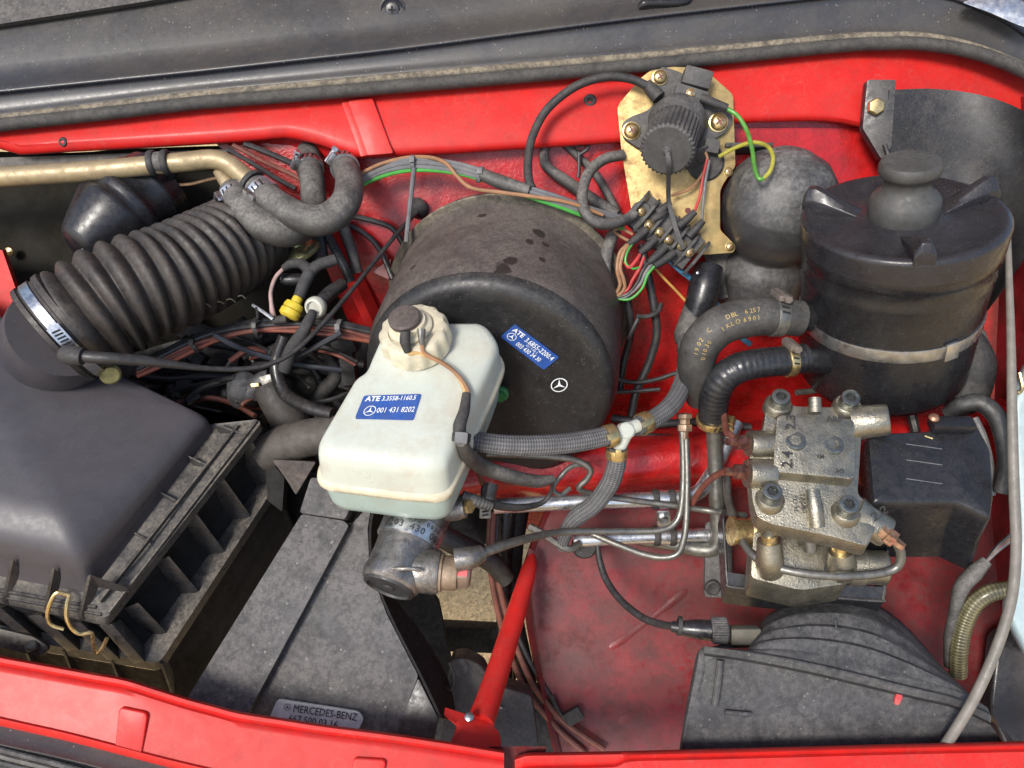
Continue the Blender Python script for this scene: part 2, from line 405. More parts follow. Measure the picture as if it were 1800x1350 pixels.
def curve_y(tab):
    def f(x):
        if x <= tab[0][0]: return tab[0][1]
        for a, b in zip(tab, tab[1:]):
            if x <= b[0]:
                t = (x-a[0])/(b[0]-a[0]); return lerp(a[1], b[1], t)
        return tab[-1][1]
    return f
# ---------------------------------------------------------------- red body shell
body = thing('van_body_shell', 'red painted van body shell framing the whole engine bay', 'car body', P(1100, 1100, -330))
sealB = [(-440, 279), (-120, 241), (0, 227), (200, 207), (350, 190), (600, 172), (700, 163), (950, 143), (1150, 124), (1300, 108), (1420, 95), (1500, 88), (1590, 84), (1660, 88), (1720, 100), (1770, 116), (1830, 142), (1930, 200)]
bandB = [(-440, 300), (-120, 268), (0, 262), (35, 272), (150, 266), (300, 258), (430, 250), (500, 243), (545, 249), (580, 262), (610, 273), (640, 278), (700, 275), (800, 270), (900, 263), (1000, 257), (1090, 251), (1200, 235), (1290, 218), (1350, 215), (1430, 213), (1480, 217), (1530, 229), (1600, 250), (1700, 270), (1800, 300), (1930, 360)]
fS, fB = curve_y(sealB), curve_y(bandB)
def wband(x): return -225 + (0 if x < 1500 else -(x-1500)*.12)
XS = [-440, -280, -120, -60, 0, 35, 100, 200, 300, 400, 460, 500, 530, 560, 590, 615, 640, 700, 800, 900, 1000, 1100, 1200, 1290, 1350, 1430, 1480, 1530, 1600, 1660, 1720, 1780, 1850, 1930]
def row(f):
    return [f(x) for x in XS]
rows = [
    [P(x, fS(x)-22, wband(x)-30) for x in XS], [P(x, fS(x)-4, wband(x)-4) for x in XS],
    [P(x, lerp(fS(x), fB(x), .25), wband(x)+3) for x in XS], [P(x, lerp(fS(x), fB(x), .6), wband(x)+8) for x in XS],
    [P(x, fB(x)-16, wband(x)+7) for x in XS], [P(x, fB(x)-6, wband(x)+2) for x in XS], [P(x, fB(x), wband(x)-9) for x in XS], [P(x, fB(x)-4, wband(x)-26) for x in XS], [P(x, fB(x)-8, wband(x)-70) for x in XS]]
build(M().sheet(rows, 2, 2), 'cowl_panel', RED, body)
# raised rib pressed into the cowl panel
rib = PL([(612, 178, -216), (655, 173, -216), (692, 270, -212), (646, 274, -212)])
build(M().prism(roundpoly(rib, 5), Vector((0, 0, -14)), Vector((0, 0, 3.5))), 'pressed_rib', RED, body, bevel=3)
build(M().prism(roundpoly(PL([(600, 180, -216), (613, 178, -216), (650, 272, -212), (634, 276, -212)]), 4), Vector((0, 0, -14)), Vector((0, 0, 1.2))), 'pressed_rib', RED, body, bevel=2)
# firewall
fw = [[P(x, y, w) for x in (350, 480, 600, 700, 800, 950, 1100, 1250, 1400, 1550, 1700, 1850, 1950)] for y, w in ((225, -262), (300, -285), (420, -320), (560, -400), (700, -480), (830, -560), (930, -640))]
for j, r in enumerate(fw):     # left border follows the diagonal flange beside the engine tunnel
    xs = [350, 430, 545, 610, 665, 720, 760][j]; r[0] = P(xs, [225, 300, 420, 560, 700, 830, 930][j], [-262, -285, -320, -400, -480, -560, -640][j])
    for k in range(1, 4):
        y, w = [(225, -262), (300, -285), (420, -320), (560, -400), (700, -480), (830, -560), (930, -640)][j]
        r[k] = P(lerp(xs, 800, k/4), y, w)
build(M().sheet(fw, 2, 3), 'firewall', RED_SEAL, body)
build(M().sheet([PL([(560, 395, -300), (600, 480, -320), (650, 590, -360), (680, 660, -400)]), PL([(572, 388, -292), (615, 478, -312), (664, 585, -352), (700, 660, -392)]), PL([(590, 392, -322), (635, 478, -342), (684, 585, -382), (720, 660, -420)])], 3), 'tunnel_flange', RED, body)
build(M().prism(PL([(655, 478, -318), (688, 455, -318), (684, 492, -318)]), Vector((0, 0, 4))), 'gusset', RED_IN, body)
# spray-sealed upper corners below the cowl
build(M().sheet([PL([(395, 245, -262), (500, 240, -262), (600, 268, -262)]), PL([(420, 285, -300), (520, 300, -300), (620, 310, -300)])], 3), 'sealed_corner', RED_SEAL, body)
build(M().sheet([PL([(1280, 208, -262), (1420, 205, -264), (1560, 220, -268)]), PL([(1290, 250, -280), (1420, 250, -280), (1560, 260, -280)]), PL([(1290, 330, -318), (1430, 330, -318), (1570, 330, -318)])], 3, 2), 'sealed_corner', RED_SEAL, body)
# rubber-topped frame rail crossing below the booster
XR = [790, 900, 1000, 1100, 1200, 1300, 1420, 1560, 1700, 1830]
railf = curve_y([(790, 800), (1000, 785), (1300, 768), (1830, 720)])
def bow(x): return 6*math.sin(x*.02) if x < 1330 else 0
build(M().sheet([[P(x, railf(x)-26, -310) for x in XR], [P(x, railf(x)-8, -238) for x in XR], [P(x, railf(x)+18, -210) for x in XR], [P(x, railf(x)+52+bow(x), -207) for x in XR], [P(x, railf(x)+72+bow(x), -220) for x in XR], [P(x, railf(x)+84+bow(x), -266) for x in XR], [P(x, railf(x)+92, -400) for x in XR]], 3, 3), 'frame_rail', RED_SEAL, body)
# inner wing floor, lower right
fl = [PL([(975, 860, -350), (1060, 860, -350), (1250, 855, -350), (1500, 850, -350), (1830, 840, -350)]),
      PL([(955, 910, -330), (1060, 910, -330), (1250, 905, -330), (1500, 905, -330), (1830, 900, -330)]),
      PL([(935, 980, -316), (1060, 985, -316), (1250, 990, -316), (1500, 990, -316), (1830, 990, -316)]),
      PL([(936, 1070, -304), (1060, 1070, -302), (1250, 1070, -302), (1500, 1070, -302), (1830, 1070, -302)]),
      PL([(950, 1160, -290), (1070, 1160, -286), (1250, 1160, -284), (1500, 1160, -284), (1830, 1160, -284)]),
      PL([(970, 1250, -272), (1080, 1250, -268), (1250, 1250, -262), (1500, 1250, -262), (1830, 1250, -262)]),
      PL([(995, 1360, -255), (1090, 1360, -250), (1250, 1360, -245), (1500, 1360, -245), (1830, 1360, -245)])]
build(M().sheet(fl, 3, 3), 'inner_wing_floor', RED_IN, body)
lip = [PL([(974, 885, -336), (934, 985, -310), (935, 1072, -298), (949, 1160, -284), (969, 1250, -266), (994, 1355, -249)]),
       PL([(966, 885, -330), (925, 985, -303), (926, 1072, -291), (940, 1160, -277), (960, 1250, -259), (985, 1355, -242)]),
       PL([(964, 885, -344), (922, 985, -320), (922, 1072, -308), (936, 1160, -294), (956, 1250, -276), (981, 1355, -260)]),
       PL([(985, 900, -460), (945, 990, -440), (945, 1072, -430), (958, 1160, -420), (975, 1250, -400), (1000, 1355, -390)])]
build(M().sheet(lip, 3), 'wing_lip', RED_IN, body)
wfl = curve_y([(860, -350), (910, -330), (980, -316), (1070, -303), (1160, -286), (1250, -267), (1360, -250)])
for (x0, y0), (x1, y1), r in (((1062, 1142), (1212, 1028), 20), ((1080, 1268), (1232, 1166), 22)):
    seq = [(lerp(x0, x1, t), lerp(y0, y1, t) + 5*math.sin(t*3.14), wfl(lerp(y0, y1, t)) - r + (3.5 if 0 < t < 1 else -3)) for t in (0, .12, .35, .65, .88, 1)]
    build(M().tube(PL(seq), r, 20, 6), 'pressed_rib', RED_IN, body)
# right wing wall
wl = [PL([(1772, 170, -330), (1762, 400, -330), (1752, 600, -330), (1745, 800, -330), (1740, 1000, -330), (1740, 1360, -320)]),
      PL([(1800, 170, -240), (1800, 400, -240), (1800, 600, -240), (1800, 800, -240), (1800, 1000, -240), (1800, 1360, -230)]),
      PL([(1880, 170, -60), (1890, 400, -60), (1890, 600, -60), (1890, 800, -60), (1890, 1000, -60), (1890, 1360, -60)])]
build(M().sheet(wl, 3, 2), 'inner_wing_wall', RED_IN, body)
build(M().sheet([PL([(-440, 330, -190), (-440, 600, -190)]), PL([(-140, 420, -200), (-140, 600, -200)]), PL([(4, 440, -190), (46, 560, -190)]), PL([(10, 438, -215), (54, 560, -215)])], 2), 'inner_wing_post', RED, body)
# left wing wall, outside the frame
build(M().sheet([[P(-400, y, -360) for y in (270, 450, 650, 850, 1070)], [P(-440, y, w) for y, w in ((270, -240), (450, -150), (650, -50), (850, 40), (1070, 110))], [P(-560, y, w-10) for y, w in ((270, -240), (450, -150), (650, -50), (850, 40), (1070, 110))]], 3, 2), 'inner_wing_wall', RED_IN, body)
# front crossmember, left length
topL = curve_y([(-440, 1064), (-120, 1128), (0, 1152), (110, 1172), (220, 1192), (330, 1226), (420, 1250), (560, 1272), (700, 1290), (800, 1305), (886, 1319)])
botL = curve_y([(-440, 1174), (-120, 1245), (0, 1272), (130, 1301), (300, 1346), (500, 1392), (886, 1440)])
XL = [-440, -280, -120, -60, 0, 60, 110, 165, 220, 275, 330, 375, 420, 490, 560, 630, 700, 750, 800, 845, 886]
def ins(x): return -min(1, max(0, (x-870)/16))*8
cm = [[P(x, topL(x)+30, 20) for x in XL], [P(x, topL(x)+3, 104) for x in XL], [P(x, topL(x), 116) for x in XL], [P(x, topL(x)+5, 124) for x in XL], [P(x, topL(x)+12, 126) for x in XL], [P(x, topL(x)+17, 122) for x in XL],
      [P(x, topL(x)+22, 127) for x in XL], [P(x, topL(x)+30, 129) for x in XL], [P(x, lerp(topL(x)+30, botL(x)-14, .5), 137) for x in XL], [P(x, botL(x)-13, 146) for x in XL], [P(x, botL(x)-9, 152) for x in XL], [P(x, botL(x)-2, 152) for x in XL], [P(x, botL(x)+4, 143) for x in XL], [P(x, botL(x)+6, 90) for x in XL]]
build(M().sheet(cm, 3, 1), 'front_crossmember', RED, body, angle=50)
for a, b in ((212, 262), (622, 680)):
    q = []
    for x, dy in ((a, 50), (b, 46), (b-12, 128 if a < 300 else 110), (a-8, 124 if a < 300 else 106)):
        q.append(P(x, topL(x)+dy, 128 + dy*.14))
    build(M().prism(roundpoly(q, 8), Vector((0, 0, -12)), Vector((0, 0, 5))), 'pressed_pad', RED, body, bevel=4, seg=3)
topR = curve_y([(905, 1330), (925, 1323), (1100, 1320), (1300, 1315), (1560, 1308), (1830, 1302), (1900, 1300)])
XR2 = [905, 915, 930, 980, 1050, 1085, 1110, 1200, 1300, 1430, 1560, 1700, 1830, 1900]
def crs(x): return 24 if x < 1080 else (24-10*min(1, (x-1080)/30))
cr = [[P(x, topR(x)+30, 20) for x in XR2], [P(x, topR(x)+4, 96) for x in XR2], [P(x, topR(x), 108) for x in XR2], [P(x, topR(x)+6, 118) for x in XR2], [P(x, topR(x)+crs(x)-6, 120) for x in XR2], [P(x, topR(x)+crs(x), 115) for x in XR2], [P(x, topR(x)+crs(x)+5, 122) for x in XR2], [P(x, topR(x)+crs(x)+40, 128) for x in XR2], [P(x, topR(x)+110, 130) for x in XR2]]
build(M().sheet(cr, 3, 1), 'front_crossmember', RED, body, angle=50)
build(M().sheet([PL([(860, 1312, 95), (960, 1312, 90)]), PL([(860, 1420, 80), (960, 1420, 80)])], 2), 'joint_plate', RED_IN, body)
# rubber plugs in the cowl panel
for x, y, r in ((112, 250, 10), (1037, 177, 13)):
    o = P(x, y, wband(x)+4); d = Vector((-.1, -.25, 1))
    p_ = solo(M().lathe(o, d, [(r, -4), (r, 2), (r*.8, 5), (r*.45, 5.5), (r*.42, 1.5), (.5, 1.2)], 18), 'rubber_plug', RUBBER,
         'small black rubber plug at the left end of the red cowl panel' if x < 500 else 'round black rubber plug in the red cowl panel beside the socket plate', 'plug', 'rubber plugs in the cowl')
# strut from wing floor to the crossmember
st = thing('support_strut', 'slim red steel strut running down to the front crossmember', 'strut', P(840, 1300, 40))
build(M().tube(PL([(936, 975, -262), (930, 1000, -245), (905, 1085, -170), (872, 1190, -70), (845, 1270, 10)]), [6, 16, 20, 22, 24], 20, 5, fn=None), 'tube', RED, st)
build(M().prism(roundpoly(PL([(930, 962, -262), (944, 972, -262), (940, 1010, -250), (922, 1010, -250)]), 5), Vector((0, 0, -6))), 'flattened_end', RED_IN, st, bevel=2)
foot = PL([(778, 1255, 40), (818, 1268, 30), (850, 1272, 22), (876, 1298, 40), (882, 1318, 60), (790, 1318, 70), (806, 1280, 52)])
build(M().prism(roundpoly(foot, 6), Vector((0, 6, -16))), 'foot', RED, st, bevel=4)
build(M().lathe(P(825, 1262, 42), UP, [(8, 0), (8, 6), (5, 8), (.5, 8)], 16), 'screw', STEEL, st)
# raised bonnet, hinged at the windscreen and out of the frame above: it keeps the sky off the rear half of the bay
bn = thing('raised_bonnet', 'dusty red underside of the open bonnet standing above the windscreen cowl', 'bonnet', Vector((0, 1060, -260)))
def WV(x, y, z):   # world metres -> bay frame
    return Vector((x, y*cT + z*sT, -y*sT + z*cT))/S
bn_rows = []
for t in range(7):
    k = t/6; yy = .66 - .30*k - .10*math.sin(k*3.14); zz = .42 + .86*k
    bn_rows.append([WV(x*(1-.08*k), yy + .06*(x/.8)**2*-1, zz) for x in (-.80, -.55, -.3, 0, .3, .55, .80)])
build(M().sheet(bn_rows, 3, 3, 30, Vector((0, .7, -.7))), 'skin', BONNET, bn)
for x in (-.5, 0, .5):
    build(M().tube([WV(x*(1-.08*k), .66 - .30*k - .10*math.sin(k*3.14) - .06*(x/.8)**2 - .01, .44 + .82*k) for k in (0, .25, .5, .75, 1)], 34, 10, 5), 'stiffener', BONNET, bn)
# ---------------------------------------------------------------- black insulation and engine tunnel
ins_ = [PL([(-460, 250, -262), (60, 268, -268), (220, 262, -272), (400, 256, -280), (560, 260, -300)]),
        PL([(-460, 300, -300), (60, 310, -305), (220, 315, -310), (400, 320, -330), (560, 330, -345)]),
        PL([(-460, 420, -330), (60, 430, -340), (220, 440, -350), (400, 450, -370), (580, 450, -390)]),
        PL([(-460, 600, -340), (60, 600, -360), (220, 600, -400), (400, 600, -430), (650, 600, -440)]),
        PL([(-460, 760, -340), (60, 760, -390), (220, 760, -460), (400, 760, -500), (700, 760, -520)])]
solo(M().sheet(ins_, 4, 4, 12, Vector((0, 0, -1))), 'insulation_mat', INSUL, 'black insulation mat on the bulkhead behind the bellows duct', 'insulation')
solo(M().lathe(P(16, 443, -318), (-.1, -.3, 1), [(11, 0), (10, 2), (4, 5), (.5, 5)], 14), 'insulation_fastener', BRASS_S, 'small brass stud pinning the insulation mat at the left', 'fastener')
solo(M().sheet([PL([(-440, 290, -262), (100, 274, -262), (250, 268, -262), (400, 262, -262)]), PL([(-440, 330, -268), (100, 296, -268), (250, 288, -268), (400, 282, -268)])], 3, 1, 8), 'cowl_shadow_strip', HOSE, 'dull grey strip standing for the shadow below the left end of the red cowl', 'strip')  # grey strip stands in for the shadowed band under the cowl
# ---------------------------------------------------------------- cowl cover
cc = thing('cowl_cover', 'glossy black plastic cowl cover along the top of the bay', 'cover', P(900, 60, -200))
ridge = curve_y([(-440, 205), (-120, 171), (0, 158), (350, 122), (700, 83), (1100, 31), (1300, 8), (1500, -14), (1600, -20), (1680, -5), (1760, 30), (1850, 90), (1930, 150)])
sealT = curve_y([(-440, 255), (-120, 217), (0, 203), (350, 160), (700, 127), (950, 106), (1300, 76), (1500, 58), (1600, 57), (1660, 64), (1720, 82), (1780, 106), (1850, 145), (1930, 200)])
XC = [-440, -280, -120, 0, 180, 350, 520, 700, 900, 1100, 1300, 1400, 1500, 1560, 1600, 1640, 1680, 1720, 1760, 1800, 1850, 1930]
cv = [[P(x, ridge(x)-420, -330) for x in XC], [P(x, ridge(x)-200, -262) for x in XC], [P(x, ridge(x)-110, -238) for x in XC], [P(x, ridge(x)-60, -228) for x in XC], [P(x, ridge(x)-34, -226) for x in XC], [P(x, ridge(x)-18, -216) for x in XC], [P(x, ridge(x)-6, -196) for x in XC],
      [P(x, ridge(x), -190) for x in XC], [P(x, ridge(x)+5, -192) for x in XC], [P(x, ridge(x)+9, -201) for x in XC], [P(x, lerp(ridge(x), sealT(x), .5), -206) for x in XC], [P(x, sealT(x)-10, -208) for x in XC], [P(x, sealT(x)-2, -205) for x in XC], [P(x, sealT(x)+6, -208) for x in XC], [P(x, sealT(x)+16, -222) for x in XC]]
build(M().sheet(cv, 3, 2), 'panel', PLAST_BLUE, cc, angle=60)
o = P(690, 18, -232); d = Vector((0, -.35, 1))
build(M().lathe(o, d, [(27, -3), (26, 4), (23.5, 5), (21.5, 2), (17, -.5), (15.5, 3), (13, 7), (7, 8.5), (.6, 8.8)], 28), 'screw', PLAST_BLUE, cc)
dd, e1, e2 = axes(d)
cr_ = M().box(o + dd*8.8, e1*7, e2*1.8, dd*.6); cr_.box(o + dd*8.9, e2*7, e1*1.8, dd*.6)
build(cr_, 'screw_slot', BLACKHOLE, cc)
build(M().tube(PL([(1122, 14, -200), (1135, 6, -196), (1165, 5, -196), (1200, 3, -200), (1212, -6, -205)]), [4, 9, 8, 8, 9, 7], 12, 5), 'hinge_stub', PLAST_CLEAN, cc)
solo(M().sheet([PL([(-480, -260, -250), (0, -260, -250), (300, -260, -250), (420, -260, -250)]), PL([(-480, 118, -218), (0, 42, -218), (270, 0, -222), (420, -28, -226)]), PL([(-480, 124, -228), (0, 48, -228), (270, 6, -232), (420, -22, -236)])], 4), 'wiper_scuttle', PLAST_DUSTY, 'weathered brown-black scuttle panel in the top left corner', 'panel')
pc = solo(M().rings([roundpoly(PL([(1690, 4, -150), (1760, -18, -150), (1830, 20, -140), (1812, 52, -140), (1780, 40, -145), (1740, 22, -150)]), 8), roundpoly(PL([(1690, 4, -175), (1760, -18, -175), (1830, 20, -165), (1812, 52, -165), (1780, 40, -170), (1740, 22, -175)]), 8)], True, True, True), 'windscreen_corner', ALU, 'pale metal corner above the rubber seal at the top right', 'trim', bevel=2)
# ---------------------------------------------------------------- rubber weather strip (two lips)
XW = XC
def lip_(f, r, w, n=12): return M().tube([P(x, f(x), w) for x in XW], r, n, 4)
ws = thing('weather_strip', 'dusty double-lipped rubber weather strip above the red cowl panel', 'seal', P(900, 130, -210))
build(lip_(lambda x: lerp(sealT(x), fS(x), .28), 10, -203), 'upper_lip', RUBBER_TAN, ws)
build(lip_(lambda x: lerp(sealT(x), fS(x), .70), 13.5, -199, 14), 'lower_lip', mk('seal_rubber', (.035, .034, .033), .7, var=.3, dust=.5, dcol=(.12, .11, .095), bump=.6, bscale=480), ws)
stt = M()
for k in range(150):
    x = 0 + k*5.2
    q = P(x, lerp(sealT(x), fS(x), .47), -193); stt.box(q, Vector((1.1, .3, 0)), Vector((-.7, 2.6, 0)), Vector((0, 0, 1)))
so = build(stt, 'stitching', RUBBER, ws); so['kind'] = 'stuff'
# ---------------------------------------------------------------- grille / bumper trim, bottom left
gr = thing('front_grille', 'dark slatted grille trim below the red crossmember, bottom left', 'grille', P(60, 1330, 150))
build(M().sheet([[P(x, botL(x)+2, 132) for x in (-440, -120, 0, 130, 300, 420)], [P(x, botL(x)+30, 146) for x in (-440, -120, 0, 130, 300, 420)], [P(x, botL(x)+38, 150) for x in (-440, -120, 0, 130, 300, 420)], [P(x, botL(x)+44, 120) for x in (-440, -120, 0, 130, 300, 420)]], 4, 2), 'trim_panel', PLAST_BLUE, gr)
for k in range(5):
    dy = 46 + k*11
    build(M().tube([P(x, botL(x)+dy+(x*.03), 146-k*3) for x in (-440, -120, 0, 130, 300)], 4.2, 8, 4), 'slat', [PLAST_DUSTY, HOSE][k % 2], gr)
build(M().sheet([[P(x, botL(x)+40, 118) for x in (-440, -120, 0, 130, 330)], [P(x, botL(x)+150, 108) for x in (-440, -120, 0, 130, 330)]], 3), 'backing', BLACKHOLE, gr)
# ---------------------------------------------------------------- brake booster
BO = P(856, 686, -100); BA = Vector((.13, .60, -.79)).normalized()       # axis, away from the camera
bo = thing('brake_booster', 'large dusty black drum-shaped brake booster behind the white fluid bottle', 'brake booster', BO + Vector((0, -160, -250)))
spots = []
def bpt(px, py):     # point on the drum's mantle seen at a pixel
    cam_ = Vector((0, 0, F)); d = (P(px, py, 0) - cam_).normalized(); oc = cam_ - BO
    a1 = d - BA*d.dot(BA); b1 = oc - BA*oc.dot(BA); R = 246
    A, B, C = a1.dot(a1), 2*a1.dot(b1), b1.dot(b1) - R*R
    t = (-B - math.sqrt(max(0, B*B-4*A*C)))/(2*A); return cam_ + d*t
for px, py, r in ((948, 412, 14), (930, 424, 10), (958, 430, 9), (952, 455, 8), (882, 470, 17), (868, 478, 15), (900, 458, 13), (848, 380, 10), (726, 470, 7), (935, 500, 7)):
    spots.append((tuple(W(bpt(px, py))), r*S))
BOOST = mk('booster_steel_dusty', (.020, .019, .021), .38, var=.2, dmin=.55, fmin=.6, dust=.72, dcol=(.145, .120, .102), dscale=18, bump=.25, bscale=520, specks=.5, scol=(.26, .225, .19), sscale=240, spots=spots, spotcol=(.022, .018, .017))
BOOST_F = mk('booster_face_black', (.014, .014, .015), .40, var=.2, dust=.3, dcol=(.10, .092, .082), dscale=25, bump=.1, bscale=520, specks=.6, scol=(.30, .28, .25), sscale=330)
build(M().lathe(BO, BA, [(60, 10), (150, 6), (190, 2), (208, 0), (220, 2), (229, 7), (235, 15), (238, 26)], 96, capb=False), 'front_shell', BOOST_F, bo, angle=60)
build(M().lathe(BO, BA, [(238, 26), (240, 36), (245, 60), (247, 170), (248, 286), (255, 293), (260, 297), (260, 312), (252, 318), (200, 336), (150, 360)], 96, capa=False), 'drum', BOOST, bo, angle=60)
build(M().lathe(BO, BA, [(249, 288), (263, 290), (265, 294), (263, 299), (249, 300)], 72, capa=False, capb=False), 'crimp_ring', RUBBER_TAN, bo)
def bface(px, py, off=-3.0):
    cam_ = Vector((0, 0, F)); d = P(px, py, 0) - cam_
    t = (BO - cam_ - BA*off).dot(BA)/d.dot(BA) if False else ((BO - BA*off) - cam_).dot(BA)/d.dot(BA)
    return cam_ + d*t
def quadlabel(corners, r=4): return M().prism(roundpoly(corners, r, 3), -BA*-.0 + Vector((0, 0, -.8)))
L0, L1, L2, L3 = bface(905, 570), bface(983, 628), bface(956, 650), bface(880, 592)
build(M().prism(roundpoly([L0, L1, L2, L3], 4, 3), BA*1.5, -BA*.6), 'type_label', BLUE, bo)
xd = (L1 - L0).normalized(); yd = (L0 - L3).normalized(); up_off = -BA*1.4
lx = (L1-L0); ly = (L3-L0)
text('ATE', L0 + lx*.05 + ly*.34 + up_off, xd, yd, 13, INK, bo, bold=.03)
text('3.6855-2200.4', L0 + lx*.33 + ly*.40 + up_off, xd, yd, 15, INK, bo, bold=.01, squeeze=.74)
text('221 9 88 2', L0 + lx*.42 + ly*.56 + up_off, xd, yd, 6, INK, bo)
text('003 430 34 30', L0 + lx*.28 + ly*.86 + up_off, xd, yd, 13.5, INK, bo, bold=.01, squeeze=.70)
star(L0 + lx*.13 + ly*.62 + up_off, xd, yd, 8.5, INK, bo)
q = bface(983, 677, -2.5); ex = bface(993, 676, -2.5) - q; ey = bface(983, 667, -2.5) - q
star(q, ex, ey, 16, INK, bo)
build(M().lathe(bface(1031, 697, -4), -BA, [(5, 0), (4, 1), (.5, 1.2)], 10), 'paint_dot', YEL, bo)
gp = bface(880, 690, 4)
build(M().lathe(gp, -BA, [(16, 0), (16, 6), (11, 8), (11, 16), (.5, 16)], 14), 'vacuum_union', mk('green_plastic', (.03, .2, .06), .4), bo)
# ---------------------------------------------------------------- brake fluid reservoir
rv = thing('brake_fluid_reservoir', 'milky white plastic brake fluid bottle with cream screw cap', 'reservoir', P(720, 870, 60))
def wt(y): return lerp(30, 160, (y-562)/238)
def tp(x, y, o=0): return P(x, y, wt(y)) + UP*o
OUT = [(676, 572), (690, 563), (848, 562), (862, 572), (880, 600), (862, 648), (842, 690), (806, 772), (784, 818), (760, 826), (700, 822), (575, 806), (556, 796), (556, 776), (592, 715), (622, 664), (642, 652), (650, 632)]
out = roundpoly([tp(*q) for q in OUT], [8, 10, 14, 10, 16, 14, 14, 16, 18, 10, 8, 12, 12, 12, 14, 14, 12, 12], 3)
cen = sum(out, Vector((0, 0, 0)))/len(out)
def ring(sc, drop): return [cen + (p - cen)*sc + DN*drop for p in out]
def hump(p):        # rear part sits a little proud, as the step across the top shows
    y = p.y; return 0
rows = [ring(.04, -6), ring(.5, -6), ring(.80, -5), ring(.90, -3), ring(.955, 2), ring(.985, 9), ring(.998, 19), ring(1.01, 40), ring(1.02, 58)]
build(M().rings(rows, True, True, False), 'upper_shell', RESV, rv, angle=60)
build(M().rings([ring(1.02, 58), ring(1.055, 60), ring(1.066, 65), ring(1.062, 72), ring(1.02, 76)], True), 'weld_seam', CREAM, rv, angle=60)
build(M().rings([ring(1.02, 76), ring(1.0, 100), ring(.985, 126), ring(.96, 140), ring(.90, 149), ring(.5, 152), ring(.05, 153)], True, False, True), 'lower_shell', RESV_LOW, rv, angle=60)
# step across the top
# cap
CA = Vector((-.13, .60, .78)).normalized(); co = tp(735, 606, 2)
def scal(a, r, t, j): return r*(1 + (.030*(1 if math.sin(a*14) > 0 else -1)*min(1, abs(math.sin(a*14))*2) if 1 <= j <= 4 else 0))
cap = build(M().lathe(co, CA, [(58, 0), (58, 3), (59, 14), (58, 30), (56, 36), (52, 40), (42, 41), (40, 38)], 84, fn=scal, capb=True), 'screw_cap', CREAM, rv, angle=45)
build(M().lathe(co + CA*38 + Vector((-4, 3, 0)), CA, [(37, 0), (37, 4), (33, 7), (29, 8), (28, 16)], 36), 'cap_insert', CREAM, cap)
build(M().lathe(co + CA*52 + Vector((-9, 4, 0)), CA, [(26, 0), (27, 4), (27, 9), (24, 12), (.5, 12.5)], 36), 'cap_button', mk('brown_rubber', (.06, .048, .045), .6, var=.2, dust=.3), cap)
build(M().tube(PL([(713, 582, 128), (712, 600, 124), (717, 619, 118)]), [8, 9, 6], 12, 5), 'terminal_boot', RUBBER, cap)
build(M().tube(PL([(741, 578, 124), (741, 592, 124), (742, 606, 122)]), [7, 6, 4], 10, 4), 'terminal', STEEL_DULL, cap)
pwire('sensor_wire', [(718, 621, 118), (740, 622, 116), (775, 636, 110), (800, 655, 108), (815, 680, 112), (819, 698, 116)], 3.6, W_YG if False else mk('wire_ochre', (.50, .32, .12), .45, var=.2), rv)
pwire('sensor_wire', [(742, 606, 122), (747, 622, 118), (780, 640, 114), (805, 660, 112), (822, 685, 116), (822, 700, 116)], 3.4, W_BROWN, rv)
pwire('cable_sleeve', [(820, 692, 122), (816, 722, 136), (808, 748, 150), (809, 774, 148)], [7, 9, 10.5, 10], RUBBER, rv, 12)
build(M().box(P(811, 769, 162), Vector((10, -1, 0)), Vector((1, 9, 2)), Vector((0, 0, 8))), 'zip_tie_head', W_GREY, rv, bevel=2)
build(M().lathe(P(811, 769, 148), (.1, .95, .1), [(13, -6), (15, -6), (15, 6), (13, 6)], 20, capa=False, capb=False), 'zip_tie_band', W_BLACK, rv)
# blue label on the bottle
q0, q1, q2, q3 = tp(641, 702, 9), tp(742, 699, 9), tp(728, 745, 9), tp(625, 742, 9)
build(M().prism(roundpoly([q0, q1, q2, q3], 4, 3), DN*3), 'type_label', BLUE, rv)
lx, ly = q1-q0, q3-q0; oo = UP*.8
text('ATE', q0 + lx*.06 + ly*.27 + oo, lx, -ly, 13, INK, rv, bold=.03)
text('3.3558-1160.5', q0 + lx*.34 + ly*.27 + oo, lx, -ly, 12, INK, rv, bold=.01, squeeze=.80)
text('001 431 8202', q0 + lx*.33 + ly*.80 + oo, lx, -ly, 14, INK, rv, bold=.005, squeeze=.78)
star(q0 + lx*.21 + ly*.70 + oo, lx, -ly, 9.5, INK, rv)
# ---------------------------------------------------------------- master cylinder
mc = thing('master_cylinder', 'grimy cast iron master cylinder hanging below the white bottle', 'cylinder', P(700, 1040, 20))
ma, mb = P(752, 868, -30), P(684, 1030, 62); MA = (mb - ma).normalized(); Lm = (mb-ma).length
build(M().lathe(ma, MA, [(52, -10), (54, 30), (56, 36), (54, 70), (52, 92), (50, Lm-62), (50, Lm-30), (52, Lm-16), (50, Lm-4), (46, Lm)], 44), 'barrel', IRON, mc)
build(M().lathe(ma, MA, [(46, Lm-1), (44, Lm+5), (38, Lm+7), (36, Lm+3), (12, Lm+3), (9, Lm+6), (.5, Lm+6)], 44), 'end_plug', HOSE_DARK, mc)
tgw = build(M().lathe(ma, MA, [(53, 64), (55.5, 64), (55.8, 66), (55.8, 96), (55.5, 98), (52, 98)], 48, capa=False, capb=False), 'tag_band', STEEL, mc)
mdd, me1, me2 = axes(MA)
